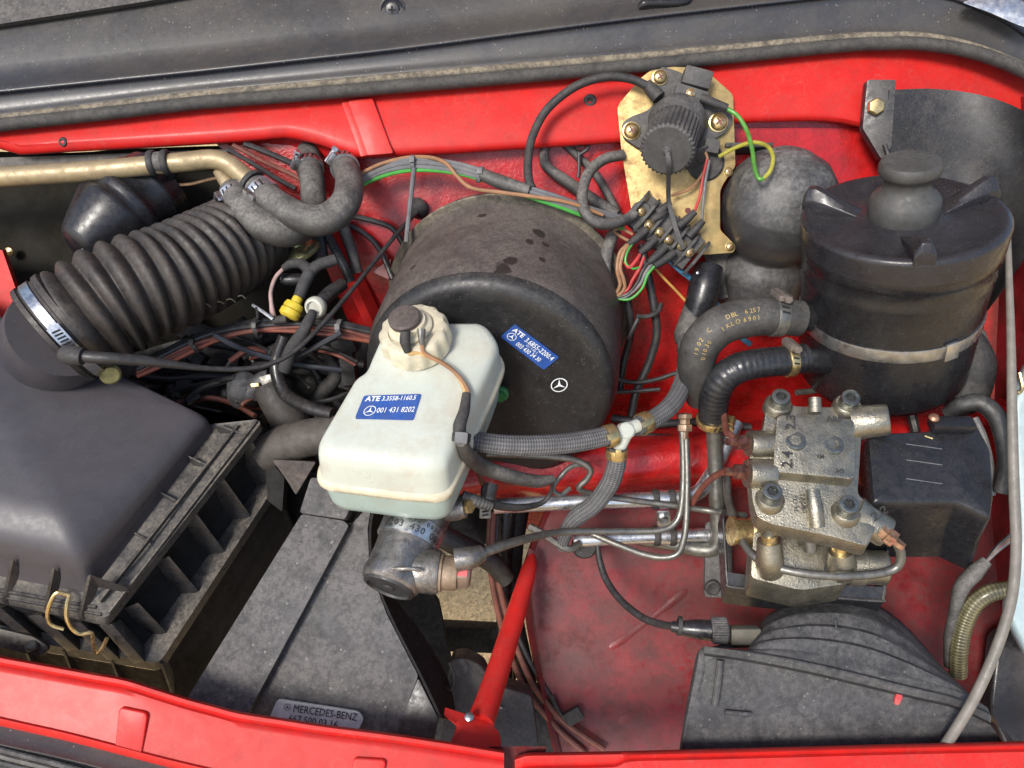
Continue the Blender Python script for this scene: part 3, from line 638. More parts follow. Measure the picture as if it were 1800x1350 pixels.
def bandtext(body, tpos, size, a0, step, r=56.6):
    side = MA.cross(CAMW).normalized(); outw = side.cross(MA).normalized()
    if outw.z < 0: outw = -outw
    for i, ch in enumerate(body):
        if ch == ' ': continue
        a = a0 + i*step
        e = outw*math.cos(a) + RTm*math.sin(a); t2 = RTm*math.cos(a) - outw*math.sin(a)
        text(ch, ma + MA*tpos + e*r, t2, -MA, size, INK_DARK, tgw, name='stamped_digit')
_c = MA.cross(CAMW).normalized(); RTm = _c if _c.x > 0 else -_c
bandtext('0203 430 003', 92, 17, -.95, .175)
bandtext('0020030 0030', 76, 11, -.8, .15)
# neck to the bottle, lug and bolt
build(M().lathe(P(738, 880, -20), UP, [(50, -20), (46, 10), (40, 60)], 28), 'neck', IRON, mc)
build(M().tube(PL([(760, 888, 0), (795, 892, 4), (818, 890, 8)]), [30, 24, 20], 16, 4), 'mounting_lug', IRON, mc)
build(M().hexbolt(P(818, 888, 8), Vector((.75, -.1, .65)), 14, 14), 'bolt', BRASS_S, mc)
pa, pb = P(705, 1000, 48), P(776, 1006, 50); PA = (pb-pa).normalized()
build(M().lathe(pa, PA, [(36, 0), (37, 30), (38, 60), (36, 66)], 28), 'outlet_port', IRON, mc)
build(M().lathe(pb, PA, [(31, -6), (33, -4), (33, 2), (29, 4), (29, 24), (27, 28)], 28), 'union_collar', mk('tan_oxide', (.30, .22, .15), .55, .4, var=.3, grime=.4, gcol=(.15, .1, .07)), mc)
hb = build(M().hexbolt(pb + PA*26, PA, 25, 24), 'banjo_bolt', mk('rusty_hex', (.24, .17, .13), .5, .5, var=.3), mc, bevel=1.5)
hd, h1, h2 = axes(PA)
best = None
for k in range(6):
    a = math.pi/3*(k+.5); e = h1*math.cos(a) + h2*math.sin(a)
    if best is None or e.dot(Vector((-.1, .45, .9))) > best[0]: best = (e.dot(Vector((-.1, .45, .9))), e)
e = best[1]; t2 = PA.cross(e)
build(M().box(pb + PA*36 + e*21.9, PA*9, t2*10, e*.5), 'paint_mark', mk('coral_paint', (.62, .12, .12), .5), hb)
build(M().tube(PL([(800, 985, 72), (828, 980, 70), (848, 972, 62)]), [20, 19, 14], 16, 4), 'banjo_eye', IRON, mc)
build(M().tube(PL([(690, 1000, 96), (720, 1000, 98), (740, 1002, 96)]), 3.5, 8, 3), 'casting_mark', IRON, mc)
# ---------------------------------------------------------------- air filter housing
af = thing('air_filter_housing', 'large black plastic air filter housing with ribbed flange, lower left', 'air filter', P(150, 1200, -50))
def lev(c1, c2, c3, c4, r): return roundpoly([P(*c4), P(*c1), P(*c2), P(*c3)], r, 6)
LV = [((270, 706, -36), (40, 790, 66), (-330, 710, 60), (-140, 500, -96), 30),
      ((338, 723, -38), (96, 884, 118), (-335, 790, 108), (-145, 492, -98), 24),
      ((357, 730, -42), (122, 950, 134), (-345, 860, 128), (-150, 484, -104), 22),
      ((367, 735, -48), (141, 986, 126), (-350, 892, 120), (-160, 478, -110), 20),
      ((373, 740, -55), (150, 1009, 112), (-360, 910, 106), (-165, 474, -122), 18),
      ((376, 746, -64), (154, 1026, 103), (-365, 925, 97), (-166, 474, -134), 18),
      ((379, 752, -72), (158, 1044, 96), (-370, 940, 88), (-168, 476, -146), 18)]
rings_ = [lev(*q) for q in LV]
c0 = sum(rings_[0], Vector((0, 0, 0)))/len(rings_[0])
lidm = M().rings([[c0 + (p-c0)*.02 + UP*9 for p in rings_[0]], [c0 + (p-c0)*.5 + UP*8 for p in rings_[0]], [c0 + (p-c0)*.85 + UP*4 for p in rings_[0]]] + rings_, True, True)
LIDMAT = mk('air_box_plastic', (.034, .031, .037), .33, var=.12, rvar=.04, dust=.36, dmin=.7, fmin=.8, dcol=(.125, .115, .122), dscale=6, bump=.10, bscale=800, specks=.25, sscale=420)  # even violet-grey dust also lightens the lid in place of sky sheen
lid = build(lidm, 'lid', LIDMAT, af, angle=70)
FL_IN = ((379, 752, -72), (158, 1044, 96), (-370, 940, 88), (-168, 560, -146), 18)
FL_OT = ((462, 740, -66), (188, 1088, 92), (-370, 965, 82), (-190, 610, -150), 14)
FL_O2 = ((466, 750, -76), (191, 1101, 82), (-370, 980, 72), (-190, 615, -160), 14)
FL_B = ((440, 758, -90), (182, 1094, 70), (-360, 975, 62), (-180, 620, -172), 16)
fl_ = M().rings([lev(*FL_IN), lev(*FL_OT), lev(*FL_O2), lev(*FL_B)], True)
FLANGE_M = mk('dusty_flange_plastic', (.022, .022, .024), .34, var=.25, dust=.62, dcol=(.185, .158, .125), dscale=30, bump=.2, bscale=500)
build(fl_, 'flange', FLANGE_M, af)
def ridge_(a, b, h, wd, nm='flange_ridge'):
    d = (b-a).normalized(); sidev = d.cross(UP).normalized()
    m = M().box((a+b)/2 + UP*h*.5, (b-a)/2, sidev*wd, UP*h*.5); return build(m, nm, FLANGE_M, af, bevel=min(wd*.8, 3))
ridge_(P(420, 752, -67), P(178, 1060, 92), 9, 2.5); ridge_(P(452, 742, -67), P(192, 1080, 90), 7, 3)
ridge_(P(-60, 1030, 86), P(172, 1070, 90), 8, 2.5); ridge_(P(-60, 1040, 84), P(180, 1082, 90), 6, 2.5)
for a, b, h in (((379, 746, -50), (436, 766, -62), 20), ((332, 803, -22), (388, 829, -34), 20), ((279, 864, 10), (337, 894, -4), 20), ((224, 930, 44), (283, 962, 30), 20)):
    A, B = P(*a), P(*b)
    m = M().prism([A + UP*2, B + UP*2, B - UP*14, A - UP*26], Vector((3, -4, 0)), Vector((-1, 1, 0))); build(m, 'stiffening_rib', FLANGE_M, af)
for a, b in (((20, 985, 120), (6, 1058, 88)), ((92, 1000, 122), (80, 1072, 90)), ((156, 1012, 124), (140, 1086, 92)), ((156, 1012, 124), (220, 1036, 84))):
    A, B = P(*a), P(*b)
    m = M().prism([A + UP*1, B + UP*4, B - UP*10, A - UP*34], Vector((4, 1, 0)), Vector((-1, 0, 0))); build(m, 'stiffening_rib', FLANGE_M, af)
LOWP = [FL_B, ((446, 800, -135), (205, 1110, 30), (-360, 1000, 30), (-180, 500, -160), 14), ((455, 850, -160), (250, 1140, -8), (-360, 1040, 0), (-170, 560, -210), 14)]
build(M().rings([lev(*q) for q in LOWP], True), 'lower_box', SKIRT, af)
LED = [((455, 850, -160), (250, 1140, -8), (-360, 1040, 0), (-170, 560, -210), 14), ((498, 832, -150), (280, 1166, 2), (-360, 1060, 10), (-170, 560, -205), 14), ((502, 845, -162), (284, 1180, -12), (-360, 1074, -4), (-170, 570, -220), 14)]
build(M().rings([lev(*q) for q in LED], True), 'lower_ledge', FLANGE_M, af)
SKT = [((500, 845, -164), (282, 1180, -14), (-360, 1074, -6), (-170, 572, -222), 14), ((506, 880, -196), (305, 1214, -56), (-360, 1100, -46), (-170, 600, -250), 14), ((512, 900, -206), (318, 1226, -66), (-360, 1110, -56), (-170, 610, -260), 14), ((545, 960, -280), (360, 1262, -120), (-360, 1140, -110), (-170, 640, -320), 20)]
build(M().rings([lev(*q) for q in SKT], True), 'skirt', SKIRT, af, angle=50)
for a, b in (((436, 772, -84), (478, 848, -150)), ((388, 842, -50), (437, 910, -118)), ((341, 905, -12), (391, 972, -88)), ((292, 980, 18), (345, 1042, -56)), ((238, 1062, 52), (290, 1116, -24))):
    A, B = P(*a), P(*b); sd_ = Vector((5, 3, 0))
    build(M().prism([A, B, B - RT*34 - UP*4, A - RT*22 - UP*12], sd_, -sd_*.4), 'side_strut', FLANGE_M, af, bevel=1.5)
for a, b in (((-10, 1070, 70), (60, 1130, 6)), ((60, 1082, 74), (130, 1145, 4)), ((130, 1095, 76), (200, 1160, 2)), ((185, 1098, 76), (245, 1166, 2))):
    A, B = P(*a), P(*b); sd_ = Vector((11, 1, 0))
    build(M().prism([A, B, B + Vector((-4, 10, -30)), A + Vector((0, 0, -30))], sd_, -sd_), 'front_strut', FLANGE_M, af, bevel=2)
for x0 in (40, 110, 192, 282):
    A, B = P(x0, 1130+(x0*.13), 0), P(x0+22, 1182+(x0*.16), -40)
    build(M().prism([A, B, B + Vector((-12, 6, -40)), A + Vector((0, 0, -40))], Vector((3, 0, 0)), Vector((-1, 0, 0))), 'skirt_rib', FLANGE_M, af)
# neck the bellows clamps onto
build(M().tube([P(98, 640, -170), P(100, 616, -80), P(105, 594, -2), P(112, 578, 30)], [88, 90, 91, 87], 40, 5), 'inlet_neck', LIDMAT, af)
# wire clips
cl = solo(M().tube(PL([(122, 1046, 112), (100, 1042, 118), (88, 1060, 116), (83, 1082, 108), (90, 1098, 100), (112, 1106, 92)]), 3.2, 8, 6).tube(PL([(122, 1046, 112), (118, 1062, 116), (117, 1084, 112), (124, 1102, 104), (140, 1114, 94), (160, 1112, 88), (163, 1122, 80), (166, 1142, 66), (172, 1147, 62), (180, 1138, 66), (188, 1122, 72)]), 3.2, 8, 6), 'spring_clip', BRASS_S, 'bent gold wire clip holding the air filter lid at its front corner', 'clip')
tb = thing('mounting_tab', 'black oval tab with a bolt below the air filter, far left', 'tab', P(50, 1140, 20))
build(M().prism(roundpoly(PL([(-40, 1096, 40), (60, 1120, 36), (87, 1138, 30), (76, 1154, 30), (40, 1148, 32), (-40, 1128, 38)]), 8), Vector((0, 0, -8))), 'plate', FLANGE_M, tb, bevel=2)
build(M().lathe(P(57, 1136, 34), UP, [(11, 0), (11, 5), (8, 8), (.5, 8)], 16), 'bolt', HOSE_DARK, tb)
# ---------------------------------------------------------------- bellows intake duct
bd = thing('bellows_duct', 'ribbed black rubber bellows duct rising from the air filter housing', 'duct', P(150, 600, -20))
cl_pts = [(122, 572, 30), (150, 556, 22), (195, 530, 5), (240, 510, -15), (290, 492, -45), (345, 466, -88), (395, 440, -140), (430, 420, -192), (455, 400, -245)]
cpv = catmull(PL(cl_pts), 8); tot = sum((b-a).length for a, b in zip(cpv, cpv[1:]))
NC = 18.5
def bell(ln, r):
    t_ = min(1, ln/tot); u = (.72*t_ + .28*t_*t_)*NC
    c_ = abs(math.sin(math.pi*u))**1.05
    return r*(.88 + .15*c_) if ln > 14 else r*.93
bm_ = M(); dense = catmull(PL(cl_pts), 26)
rs = [92, 95, 97, 97, 95, 93, 91, 90, 90]
bm_.tube(dense, interp_list(rs, len(dense)), 40, 1, True, fn=bell)
build(bm_, 'bellows', BELLOW, bd, angle=80)
ax0 = (P(150, 556, 22) - P(100, 590, 36)).normalized(); oc = P(112, 579, 32)
build(M().lathe(oc, ax0, [(92, -24), (96, -22), (97, -14), (93, -12), (93, 14), (97, 16), (98, 26), (92, 30)], 56), 'collar', BELLOW, bd)
bc = build(M().lathe(oc, ax0, [(93, -8), (96, -8), (96, 8), (93, 8)], 64, capa=False, capb=False), 'band_clamp', STEEL, bd)
# worm section with slots
sv = (P(155, 585, 120) - oc); sv = (sv - ax0*sv.dot(ax0)).normalized(); tv = ax0.cross(sv)
plate = M(); slots = M()
for k in range(-5, 6):
    a = k*.062; e = sv*math.cos(a) + tv*math.sin(a); t2 = tv*math.cos(a) - sv*math.sin(a)
    plate.box(oc + e*98 + ax0*0, ax0*10, t2*3.6, e*1.2); 
    if abs(k) < 5: slots.box(oc + e*99.3, ax0*6.5 + t2*1.2, t2*1.5, e*.4)
build(plate, 'worm_housing', ALU, bc); build(slots, 'slots', BLACKHOLE, bc)
# bleed wire / thin hairs caught in the folds
for a, b in (((232, 566), (266, 562)), ((262, 554), (292, 551)), ((294, 547), (320, 544)), ((322, 541), (345, 538)), ((352, 534), (371, 537)), ((376, 533), (394, 531)), ((398, 527), (414, 528)), ((418, 521), (432, 522))):
    pwire('stray_wire', [(a[0], a[1], 92-a[0]*.40+14), ((a[0]+b[0])/2, (a[1]+b[1])/2-2, 92-a[0]*.40+14), (b[0], b[1]+3, 92-b[0]*.40+14)], 1.0, STEEL_DULL, bd, 5, 4)
# ---------------------------------------------------------------- power steering reservoir
ps = thing('steering_fluid_canister', 'tall black canister with strap band and knobbed lid, upper right', 'canister', P(1555, 660, -180))
PO = P(1587, 378, 24); PU = Vector((-.15, .79, .595)).normalized()
can = build(M().lathe(PO, PU, [(r_*.97, t_) for r_, t_ in [(165, -40), (170, -44), (170, -60), (166, -64), (164, -90), (166, -96), (164, -102), (162, -150), (159, -270), (157, -318), (148, -334), (120, -344)]], 72), 'body', mk('canister_plastic', (.012, .012, .014), .27, var=.2, dust=.16, dcol=(.08, .075, .065), dscale=18, bump=.14, bscale=600, specks=.3, sscale=380), ps, angle=50)
LIDM = mk('canister_lid_plastic', (.018, .0175, .021), .28, var=.15, dust=.2, dcol=(.085, .078, .080), dscale=14, bump=.1, bscale=700, specks=.45, scol=(.2, .19, .19), sscale=230)
lidp = build(M().lathe(PO, PU, [(r_*.97, t_) for r_, t_ in [(168, -46), (171, -44), (173, -8), (172, -2), (168, 2), (160, 3), (150, -3), (100, -6), (70, -4), (58, 0), (30, 2)]], 72), 'lid', LIDM, ps, angle=50)
pd, p1, p2 = axes(PU, RT)
def lidpt(a, r, h): return PO + PU*h + (p1*math.cos(a) + p2*math.sin(a))*r
def ang_of(px, py):
    best = (1e9, 0)
    for k in range(360):
        q = lidpt(math.radians(k), 150, 0); s_ = F/(F-q.z); d_ = (900+q.x*s_-px)**2 + (675-q.y*s_-py)**2
        if d_ < best[0]: best = (d_, math.radians(k))
    return best[1]
for px, py in ((1432, 362), (1738, 330), (1622, 452)):
    a = ang_of(px, py); t2 = (p2*math.cos(a) - p1*math.sin(a))
    prof = [(167, -6), (168, 20), (162, 33), (148, 36), (128, 27), (96, 8), (70, -4), (72, -9)]
    rows = []
    for off, sc in ((-17, .45), (-7, 1), (7, 1), (17, .45)):
        rows.append([lidpt(a, r, (h if h < 0 else h*sc)) + t2*off for r, h in prof])
    build(M().rings(rows, True, True, True), 'grip_fin', LIDM, lidp, bevel=2, angle=50)
kn = build(M().lathe(PO, PU, [(57, -2), (58, 6), (57, 30), (52, 38), (43, 45), (38, 54), (37, 64), (40, 72), (47, 77), (49, 81), (49, 92), (46, 98), (30, 100), (.5, 100)], 56), 'knob', mk('grey_rubber_knob', (.050, .049, .047), .5, var=.2, dust=.35, dcol=(.13, .125, .115), bump=.15, bscale=500), lidp, angle=50)
build(M().lathe(PO, PU, [(154, -178), (158.2, -178), (158.8, -180), (158.8, -201), (158.2, -203), (154, -203)], 72, capa=False, capb=False), 'strap_band', mk('strap_steel', (.40, .40, .395), .34, .9, var=.2, grime=.3, gcol=(.2, .17, .14)), ps)
a_ = ang_of(1712, 470)
build(M().box(lidpt(a_, 160, -190), (p2*math.cos(a_)-p1*math.sin(a_))*14, PU*18, (p1*math.cos(a_)+p2*math.sin(a_))*3), 'strap_buckle', STEEL, ps, bevel=2)
def canpt(px, py, R=160):
    cam_ = Vector((0, 0, F)); d = (P(px, py, 0) - cam_).normalized(); oc = cam_ - PO
    a1 = d - PU*d.dot(PU); b1 = oc - PU*oc.dot(PU)
    A, B, C = a1.dot(a1), 2*a1.dot(b1), b1.dot(b1) - R*R
    return cam_ + d*((-B - math.sqrt(max(0, B*B-4*A*C)))/(2*A))
for (x0, y0, x1, y1, r) in ((1392, 556, 1440, 556, 27), (1402, 634, 1440, 634, 24)):
    build(M().tube([P(x0-6, y0, -46), P(x0+110, y0+2, -120)], r, 24, 1), 'pipe_stub', PLAST_CLEAN, ps)
# ---------------------------------------------------------------- shield
sh = thing('splash_shield', 'curved black plastic splash shield bolted behind the tall canister', 'shield', P(1700, 520, -260))
build(M().sheet([PL([(1562, 158, -176), (1640, 156, -196), (1720, 166, -180), (1790, 190, -140), (1860, 235, -70)]),
                 PL([(1560, 205, -186), (1640, 215, -206), (1720, 232, -196), (1790, 262, -160), (1850, 310, -90)]),
                 PL([(1558, 255, -205), (1640, 290, -235), (1720, 330, -225), (1778, 370, -180), (1820, 420, -120)]),
                 PL([(1560, 330, -215), (1640, 420, -265), (1700, 480, -265), (1748, 500, -225), (1770, 500, -150)]),
                 PL([(1570, 400, -225), (1640, 500, -275), (1690, 556, -275), (1716, 562, -240), (1726, 560, -170)])], 5, 4, 6, Vector((0, 0, -1))), 'shell', PLAST, sh)
tabp = roundpoly(PL([(1521, 143, -190), (1572, 143, -180), (1563, 262, -196), (1546, 282, -205), (1513, 228, -210)]), 5)
build(M().prism(tabp, Vector((0, 0, -9)), Vector((0, 0, 9))), 'fixing_tab', PLAST, sh, bevel=2)
build(M().hexbolt(P(1538, 188, -186), Vector((-.1, -.2, 1)), 17, 14), 'bolt', BRASS_S, sh, bevel=1.2)
build(M().tube(PL([(1555, 255, -190), (1562, 275, -184), (1566, 290, -186)]), 5, 8, 4), 'tie_end', W_BLACK, sh)
# ---------------------------------------------------------------- round rubber ball bellows
rb = thing('rubber_ball', 'bulbous black rubber gaiter between the socket plate and the canister', 'gaiter', P(1350, 510, -260))
BALLM = mk('worn_rubber_ball', (.035, .035, .037), .38, var=.3, vscale=22, dust=.6, dcol=(.20, .195, .185), dscale=20, bump=.2, bscale=300, grime=.4, gcol=(.02, .02, .02), gscale=24, specks=.2)
RU = Vector((.05, .78, .62)).normalized(); ro = P(1370, 362, -235)
build(M().lathe(ro, RU, [(.5, 118), (40, 112), (78, 92), (104, 58), (116, 14), (116.3, 4), (116.8, 0), (116.2, -4), (114, -30), (102, -66), (84, -90), (74, -100), (74, -108), (84, -122), (92, -150), (92, -200), (90, -240)], 56), 'bulb', BALLM, rb, angle=70)
build(M().box(P(1310, 262, -230), Vector((48, 0, 0)), Vector((0, 4, 2)), Vector((0, 0, 30))), 'top_plate', PLAST_DUSTY, rb, bevel=2)
# ---------------------------------------------------------------- socket on a gold plate
sk = thing('socket_bracket', 'gold zinc-plated bracket plate carrying the diagnostic socket', 'bracket', P(1190, 440, -240))
pl_ = [(1085, 186), (1126, 137), (1143, 124), (1180, 117), (1236, 119), (1289, 166), (1293, 292), (1272, 322), (1266, 336), (1266, 404), (1294, 432), (1290, 444), (1238, 448), (1118, 418), (1092, 262)]
def wp(y): return lerp(-192, -232, (y-120)/320)
pv = roundpoly([P(x, y, wp(y)) for x, y in pl_], [10, 8, 6, 6, 10, 8, 6, 8, 4, 6, 6, 6, 8, 10, 10], 3)
build(M().prism(pv, Vector((0, 0, -5))), 'plate', BRASS, sk, bevel=1.2)
def gold(x, y, r, par, nm='screw', w=None):
    o = P(x, y, (wp(y) if w is None else w)); d = Vector((-.05, -.15, 1)).normalized()
    s0 = build(M().lathe(o, d, [(r*1.12, -2), (r*1.12, 1.5), (r, 2), (r*.92, r*.30), (r*.66, r*.52), (r*.3, r*.62), (.4, r*.64)], 22), nm, BRASS_S, par)
    dd_, a1, a2 = axes(d); b1 = a1*math.cos(.6)+a2*math.sin(.6); b2 = a2*math.cos(.6)-a1*math.sin(.6)
    q = o + dd_*r*.58
    build(M().box(q, b1*r*.48, b2*r*.11, dd_*r*.12).box(q + dd_*.1, b2*r*.48, b1*r*.11, dd_*r*.12), 'cross_slot', W_MAROON, s0)
    return s0
for x, y in ((1280, 302), (1283, 434)): gold(x, y, 8.5, sk)
build(M().lathe(P(1209, 370, wp(370)+.5), (-.05, -.15, 1), [(6, 0), (5.5, .6), (.5, .7)], 14), 'bare_hole', RED_IN, sk)
so_ = thing('diagnostic_socket', 'round black socket with knurled cap on the gold plate', 'socket', P(1190, 260, -215))
sb0 = P(1190, 216, -192); sb1 = P(1174, 260, -104); SA = (sb1 - sb0).normalized(); sL = (sb1-sb0).length
SKM = mk('dusty_socket_plastic', (.045, .044, .044), .6, var=.2, dust=.6, dcol=(.15, .14, .13), bump=.2)
fo = [(1092, 218), (1108, 206), (1138, 196), (1158, 172), (1150, 152), (1160, 118), (1176, 122), (1200, 130), (1245, 190), (1282, 192), (1288, 210), (1278, 232), (1252, 248), (1236, 262), (1200, 276), (1140, 268), (1122, 262), (1096, 244)]
build(M().prism(roundpoly([P(x, y, wp(y)+8) for x, y in fo], 10, 3), Vector((0, 0, -8)), Vector((0, 0, 6))), 'mounting_flange', SKM, so_, bevel=3)
for x, y, r in ((1160, 136, 14), (1110, 230, 16), (1263, 215, 17)): gold(x, y, r, so_, w=wp(y)+15)
build(M().lathe(sb0, SA, [(58, -6), (58, 12), (55, 18), (53, 34), (50, 38)], 48), 'barrel', SKM, so_)
def kn_(a, r, t, j): return r + (1.9*math.sin(a*34) if j in (1, 2) else 0)
kc = build(M().lathe(sb0, SA, [(47, 34), (50, 38), (50, sL+8), (45, sL+12), (44, sL+12), (20, sL+13), (.5, sL+13)], 204, fn=kn_), 'knurled_cap', SKM, so_, angle=25)
build(M().lathe(sb1 + SA*12, SA, [(9, 0), (9, 3), (6, 4), (5, 8), (3, 9), (.4, 9)], 18), 'cap_rivet', SKM, kc)
tie = M(); 
def strap(pts, wd, th, parent, nm, mat):
    c = catmull(PL(pts), 6); rows = [[], [], [], []]
    for i, p in enumerate(c):
        t = (c[min(i+1, len(c)-1)] - c[max(i-1, 0)]).normalized(); sd_ = t.cross(CAMW).normalized()
        for k, q in enumerate((p - sd_*wd + CAMW*th, p + sd_*wd + CAMW*th, p + sd_*wd - CAMW*th, p - sd_*wd - CAMW*th)): rows[k].append(q)
    rr = [[rows[k][i] for k in range(4)] for i in range(len(c))]
    return build(M().rings(rr, True, True, True), nm, mat, parent)
strap([(1173, 268, -88), (1176, 290, -92), (1175, 320, -130), (1176, 355, -170), (1186, 395, -176), (1196, 425, -178), (1202, 438, -182)], 4.5, 1.2, so_, 'retaining_strap', SKM)
build(M().box(P(1224, 140, -170), Vector((27, -7, 0)), Vector((4, 16, 4)), Vector((0, 0, 16))), 'terminal_cover', SKM, so_, bevel=4)
build(M().box(P(1214, 168, -172), Vector((32, -10, 0)), Vector((4, 12, 4)), Vector((0, 0, 10))), 'terminal_base', SKM, so_, bevel=4)
gold(1214, 164, 8, so_, 'terminal_screw', -160)
build(M().tube(PL([(1232, 172, -162), (1252, 180, -160), (1278, 190, -160)]), [9, 9, 8], 12, 4), 'wire_sleeve', RUBBER, so_)
build(M().tube(PL([(1136, 148, -168), (1146, 158, -166), (1158, 172, -164)]), [11, 14, 15], 14, 4), 'cable_boot', RUBBER, so_)
for k in range(4): build(M().lathe(P(1215+k*7, 280-k*3, -190), (.5, -.6, .6), [(20-k, -2), (22-k, 0), (20-k, 3)], 20), 'gland_ring', SKM, so_)
build(M().lathe(P(1240, 285, wp(285)+3), (0, -.15, 1), [(38, -3), (38, 2), (34, 5), (30, 3), (.5, 3)], 36), 'grommet', RUBBER, so_)
build(M().box(P(1250, 258, -192), Vector((15, -3, 0)), Vector((3, 14, 0)), Vector((0, 0, 10))), 'gland_clip', SKM, so_, bevel=4)
wire('socket_cable', [(936, 332, -140), (930, 318, -146), (928, 285, -160), (936, 240, -170), (962, 192, -172), (1010, 153, -160), (1060, 136, -156), (1105, 138, -160), (1140, 152, -164)], 8.5, RUBBER, 'black cable arching across the red cowl to the socket', 'cable', n=12)
ew = thing('earth_wire', 'looped green-yellow earth wire beside the socket cap', 'wire', P(1335, 314, -100))
pwire('green_length', [(1276, 190, -160), (1296, 203, -156), (1312, 228, -150), (1322, 262, -130), (1326, 292, -108), (1333, 313, -98), (1342, 314, -96)], 4.2, mk('wire_leaf_green', (.06, .24, .025), .42, var=.3, vscale=30, dust=.2), ew, 10)
pwire('yellow_length', [(1342, 314, -96), (1354, 300, -98), (1359, 278, -108), (1352, 260, -122), (1338, 252, -136), (1318, 251, -150), (1292, 260, -168), (1264, 275, -186)], 4.0, mk('wire_olive_yellow', (.32, .30, .03), .42, var=.35, vscale=30, dust=.2), ew, 10)
# terminal block
tb_ = thing('terminal_block', 'six-way screw terminal block on the lower gold plate', 'terminal block', P(1175, 445, -235))
t0, t1 = P(1128, 372, -205), P(1216, 446, -212); td = (t1-t0).normalized(); tn = Vector((td.y, -td.x, 0)).normalized()
build(M().box((t0+t1)/2 - CAMW*6, td*72, tn*38, CAMW*9), 'base', SKM, tb_, bevel=4)
for k in range(7):
    q = t0 + (t1-t0)*((k-.5)/5)
    build(M().prism([q + tn*42 + CAMW*2, q + tn*20 + CAMW*22, q - tn*20 + CAMW*22, q - tn*42 + CAMW*2, q - tn*42 - CAMW*6, q + tn*42 - CAMW*6], td*3, -td*3), 'barrier', SKM, tb_, bevel=1.2)
scr = [(1127, 371), (1141, 395), (1159, 408), (1175, 421), (1198, 431), (1212, 443)]
for x, y in scr: gold(x, y, 8.5, tb_, 'terminal_screw', -196)
build(M().lathe(P(1127, 371, -204), (0, -.15, 1), [(20, -6), (20, 2), (17, 5), (.5, 5)], 20), 'mounting_lug', SKM, tb_)
for a, b in (((1136, 404, -190), (1104, 430, -186)), ((1152, 420, -190), (1124, 446, -184)), ((1170, 434, -188), (1140, 462, -184)), ((1186, 444, -188), (1150, 468, -182)), ((1156, 374, -190), (1178, 356, -188)), ((1192, 398, -190), (1222, 372, -184)), ((1210, 416, -190), (1236, 388, -184)), ((1148, 386, -190), (1170, 372, -190))):
    build(M().tube(PL([a, ((a[0]+b[0])/2, (a[1]+b[1])/2+1, a[2]+3), b]), [8.5, 8.5, 6.5], 12, 4), 'crimp_sleeve', RUBBER, tb_)
# wire bundle dropping from the block
lw = thing('terminal_wiring', 'coloured wires looping from the terminal block into a black sleeve', 'wires', P(1085, 525, -230))
for pts, mt, r in (([(1106, 428, -186), (1096, 445, -184), (1090, 470, -186), (1096, 490, -190), (1098, 505, -194), (1090, 517, -200), (1076, 522, -206)], W_BROWN, 3.8),
                   ([(1102, 430, -188), (1089, 446, -188), (1085, 475, -190), (1090, 500, -196), (1082, 518, -204)], W_BROWN, 3.8),
                   ([(1124, 412, -188), (1112, 428, -184), (1102, 445, -180), (1100, 462, -180), (1112, 472, -180), (1124, 470, -182)], W_GREEN, 2.4),
                   ([(1126, 446, -184), (1118, 458, -180), (1106, 470, -180), (1098, 460, -184)], W_RED, 3.6),
                   ([(1132, 452, -184), (1124, 472, -184), (1112, 492, -190), (1104, 508, -196), (1086, 522, -204)], W_RED, 3.4),
                   ([(1140, 462, -184), (1130, 476, -184), (1120, 498, -190), (1104, 516, -198), (1078, 526, -206)], W_BLACK, 3.6),
                   ([(1146, 464, -184), (1134, 482, -186), (1122, 504, -192), (1100, 522, -200), (1080, 526, -206)], W_GREY, 3.0),
                   ([(1150, 468, -182), (1138, 484, -184), (1128, 508, -190), (1106, 526, -198), (1078, 524, -206)], W_GREEN, 2.8),
                   ([(1142, 466, -186), (1128, 486, -188), (1110, 514, -196), (1074, 520, -208)], W_PINK, 2.6),
                   ([(1112, 412, -190), (1092, 402, -190), (1080, 406, -194), (1092, 416, -190), (1106, 424, -188)], W_BROWN, 3.2)):
    pwire('wire', pts, r, mt, lw)
pwire('sleeve', [(1088, 404, -212), (1076, 415, -212), (1066, 445, -212), (1063, 475, -214), (1068, 502, -214), (1076, 520, -210), (1082, 524, -206)], [8, 13, 14, 14, 14, 12, 8], HOSE, lw, 14)
for pts, mt, r, lb in (([(1238, 262, -186), (1244, 285, -190), (1232, 310, -192), (1212, 332, -194), (1180, 344, -196)], W_BROWN, 3, 'brown wire from the socket gland to its strap'),
                       ([(1243, 280, -188), (1236, 310, -190), (1230, 345, -190), (1221, 372, -186)], W_RED, 3, 'thin red wire from the gland down to the terminal block'),
                       ([(1247, 282, -188), (1240, 320, -190), (1236, 360, -190), (1234, 386, -186)], W_GREY, 3, 'thin grey wire from the gland down to the terminal block')):
    wire('terminal_wire', pts, r, mt, lb, 'wire')
wire('blue_tube', [(1172, 452, -214), (1190, 470, -232), (1215, 490, -250), (1240, 512, -262), (1268, 545, -270), (1300, 590, -280), (1320, 606, -280)], 6, W_BLUE, 'thin blue vacuum tube running down behind the elbow hose', 'tube', n=10)
wire('orange_wire', [(1148, 468, -230), (1170, 492, -244), (1195, 518, -258), (1225, 552, -268)], 2.8, mk('wire_orange', (.50, .27, .07), .45, var=.2), 'thin orange wire slanting beneath the terminal block', 'wire')
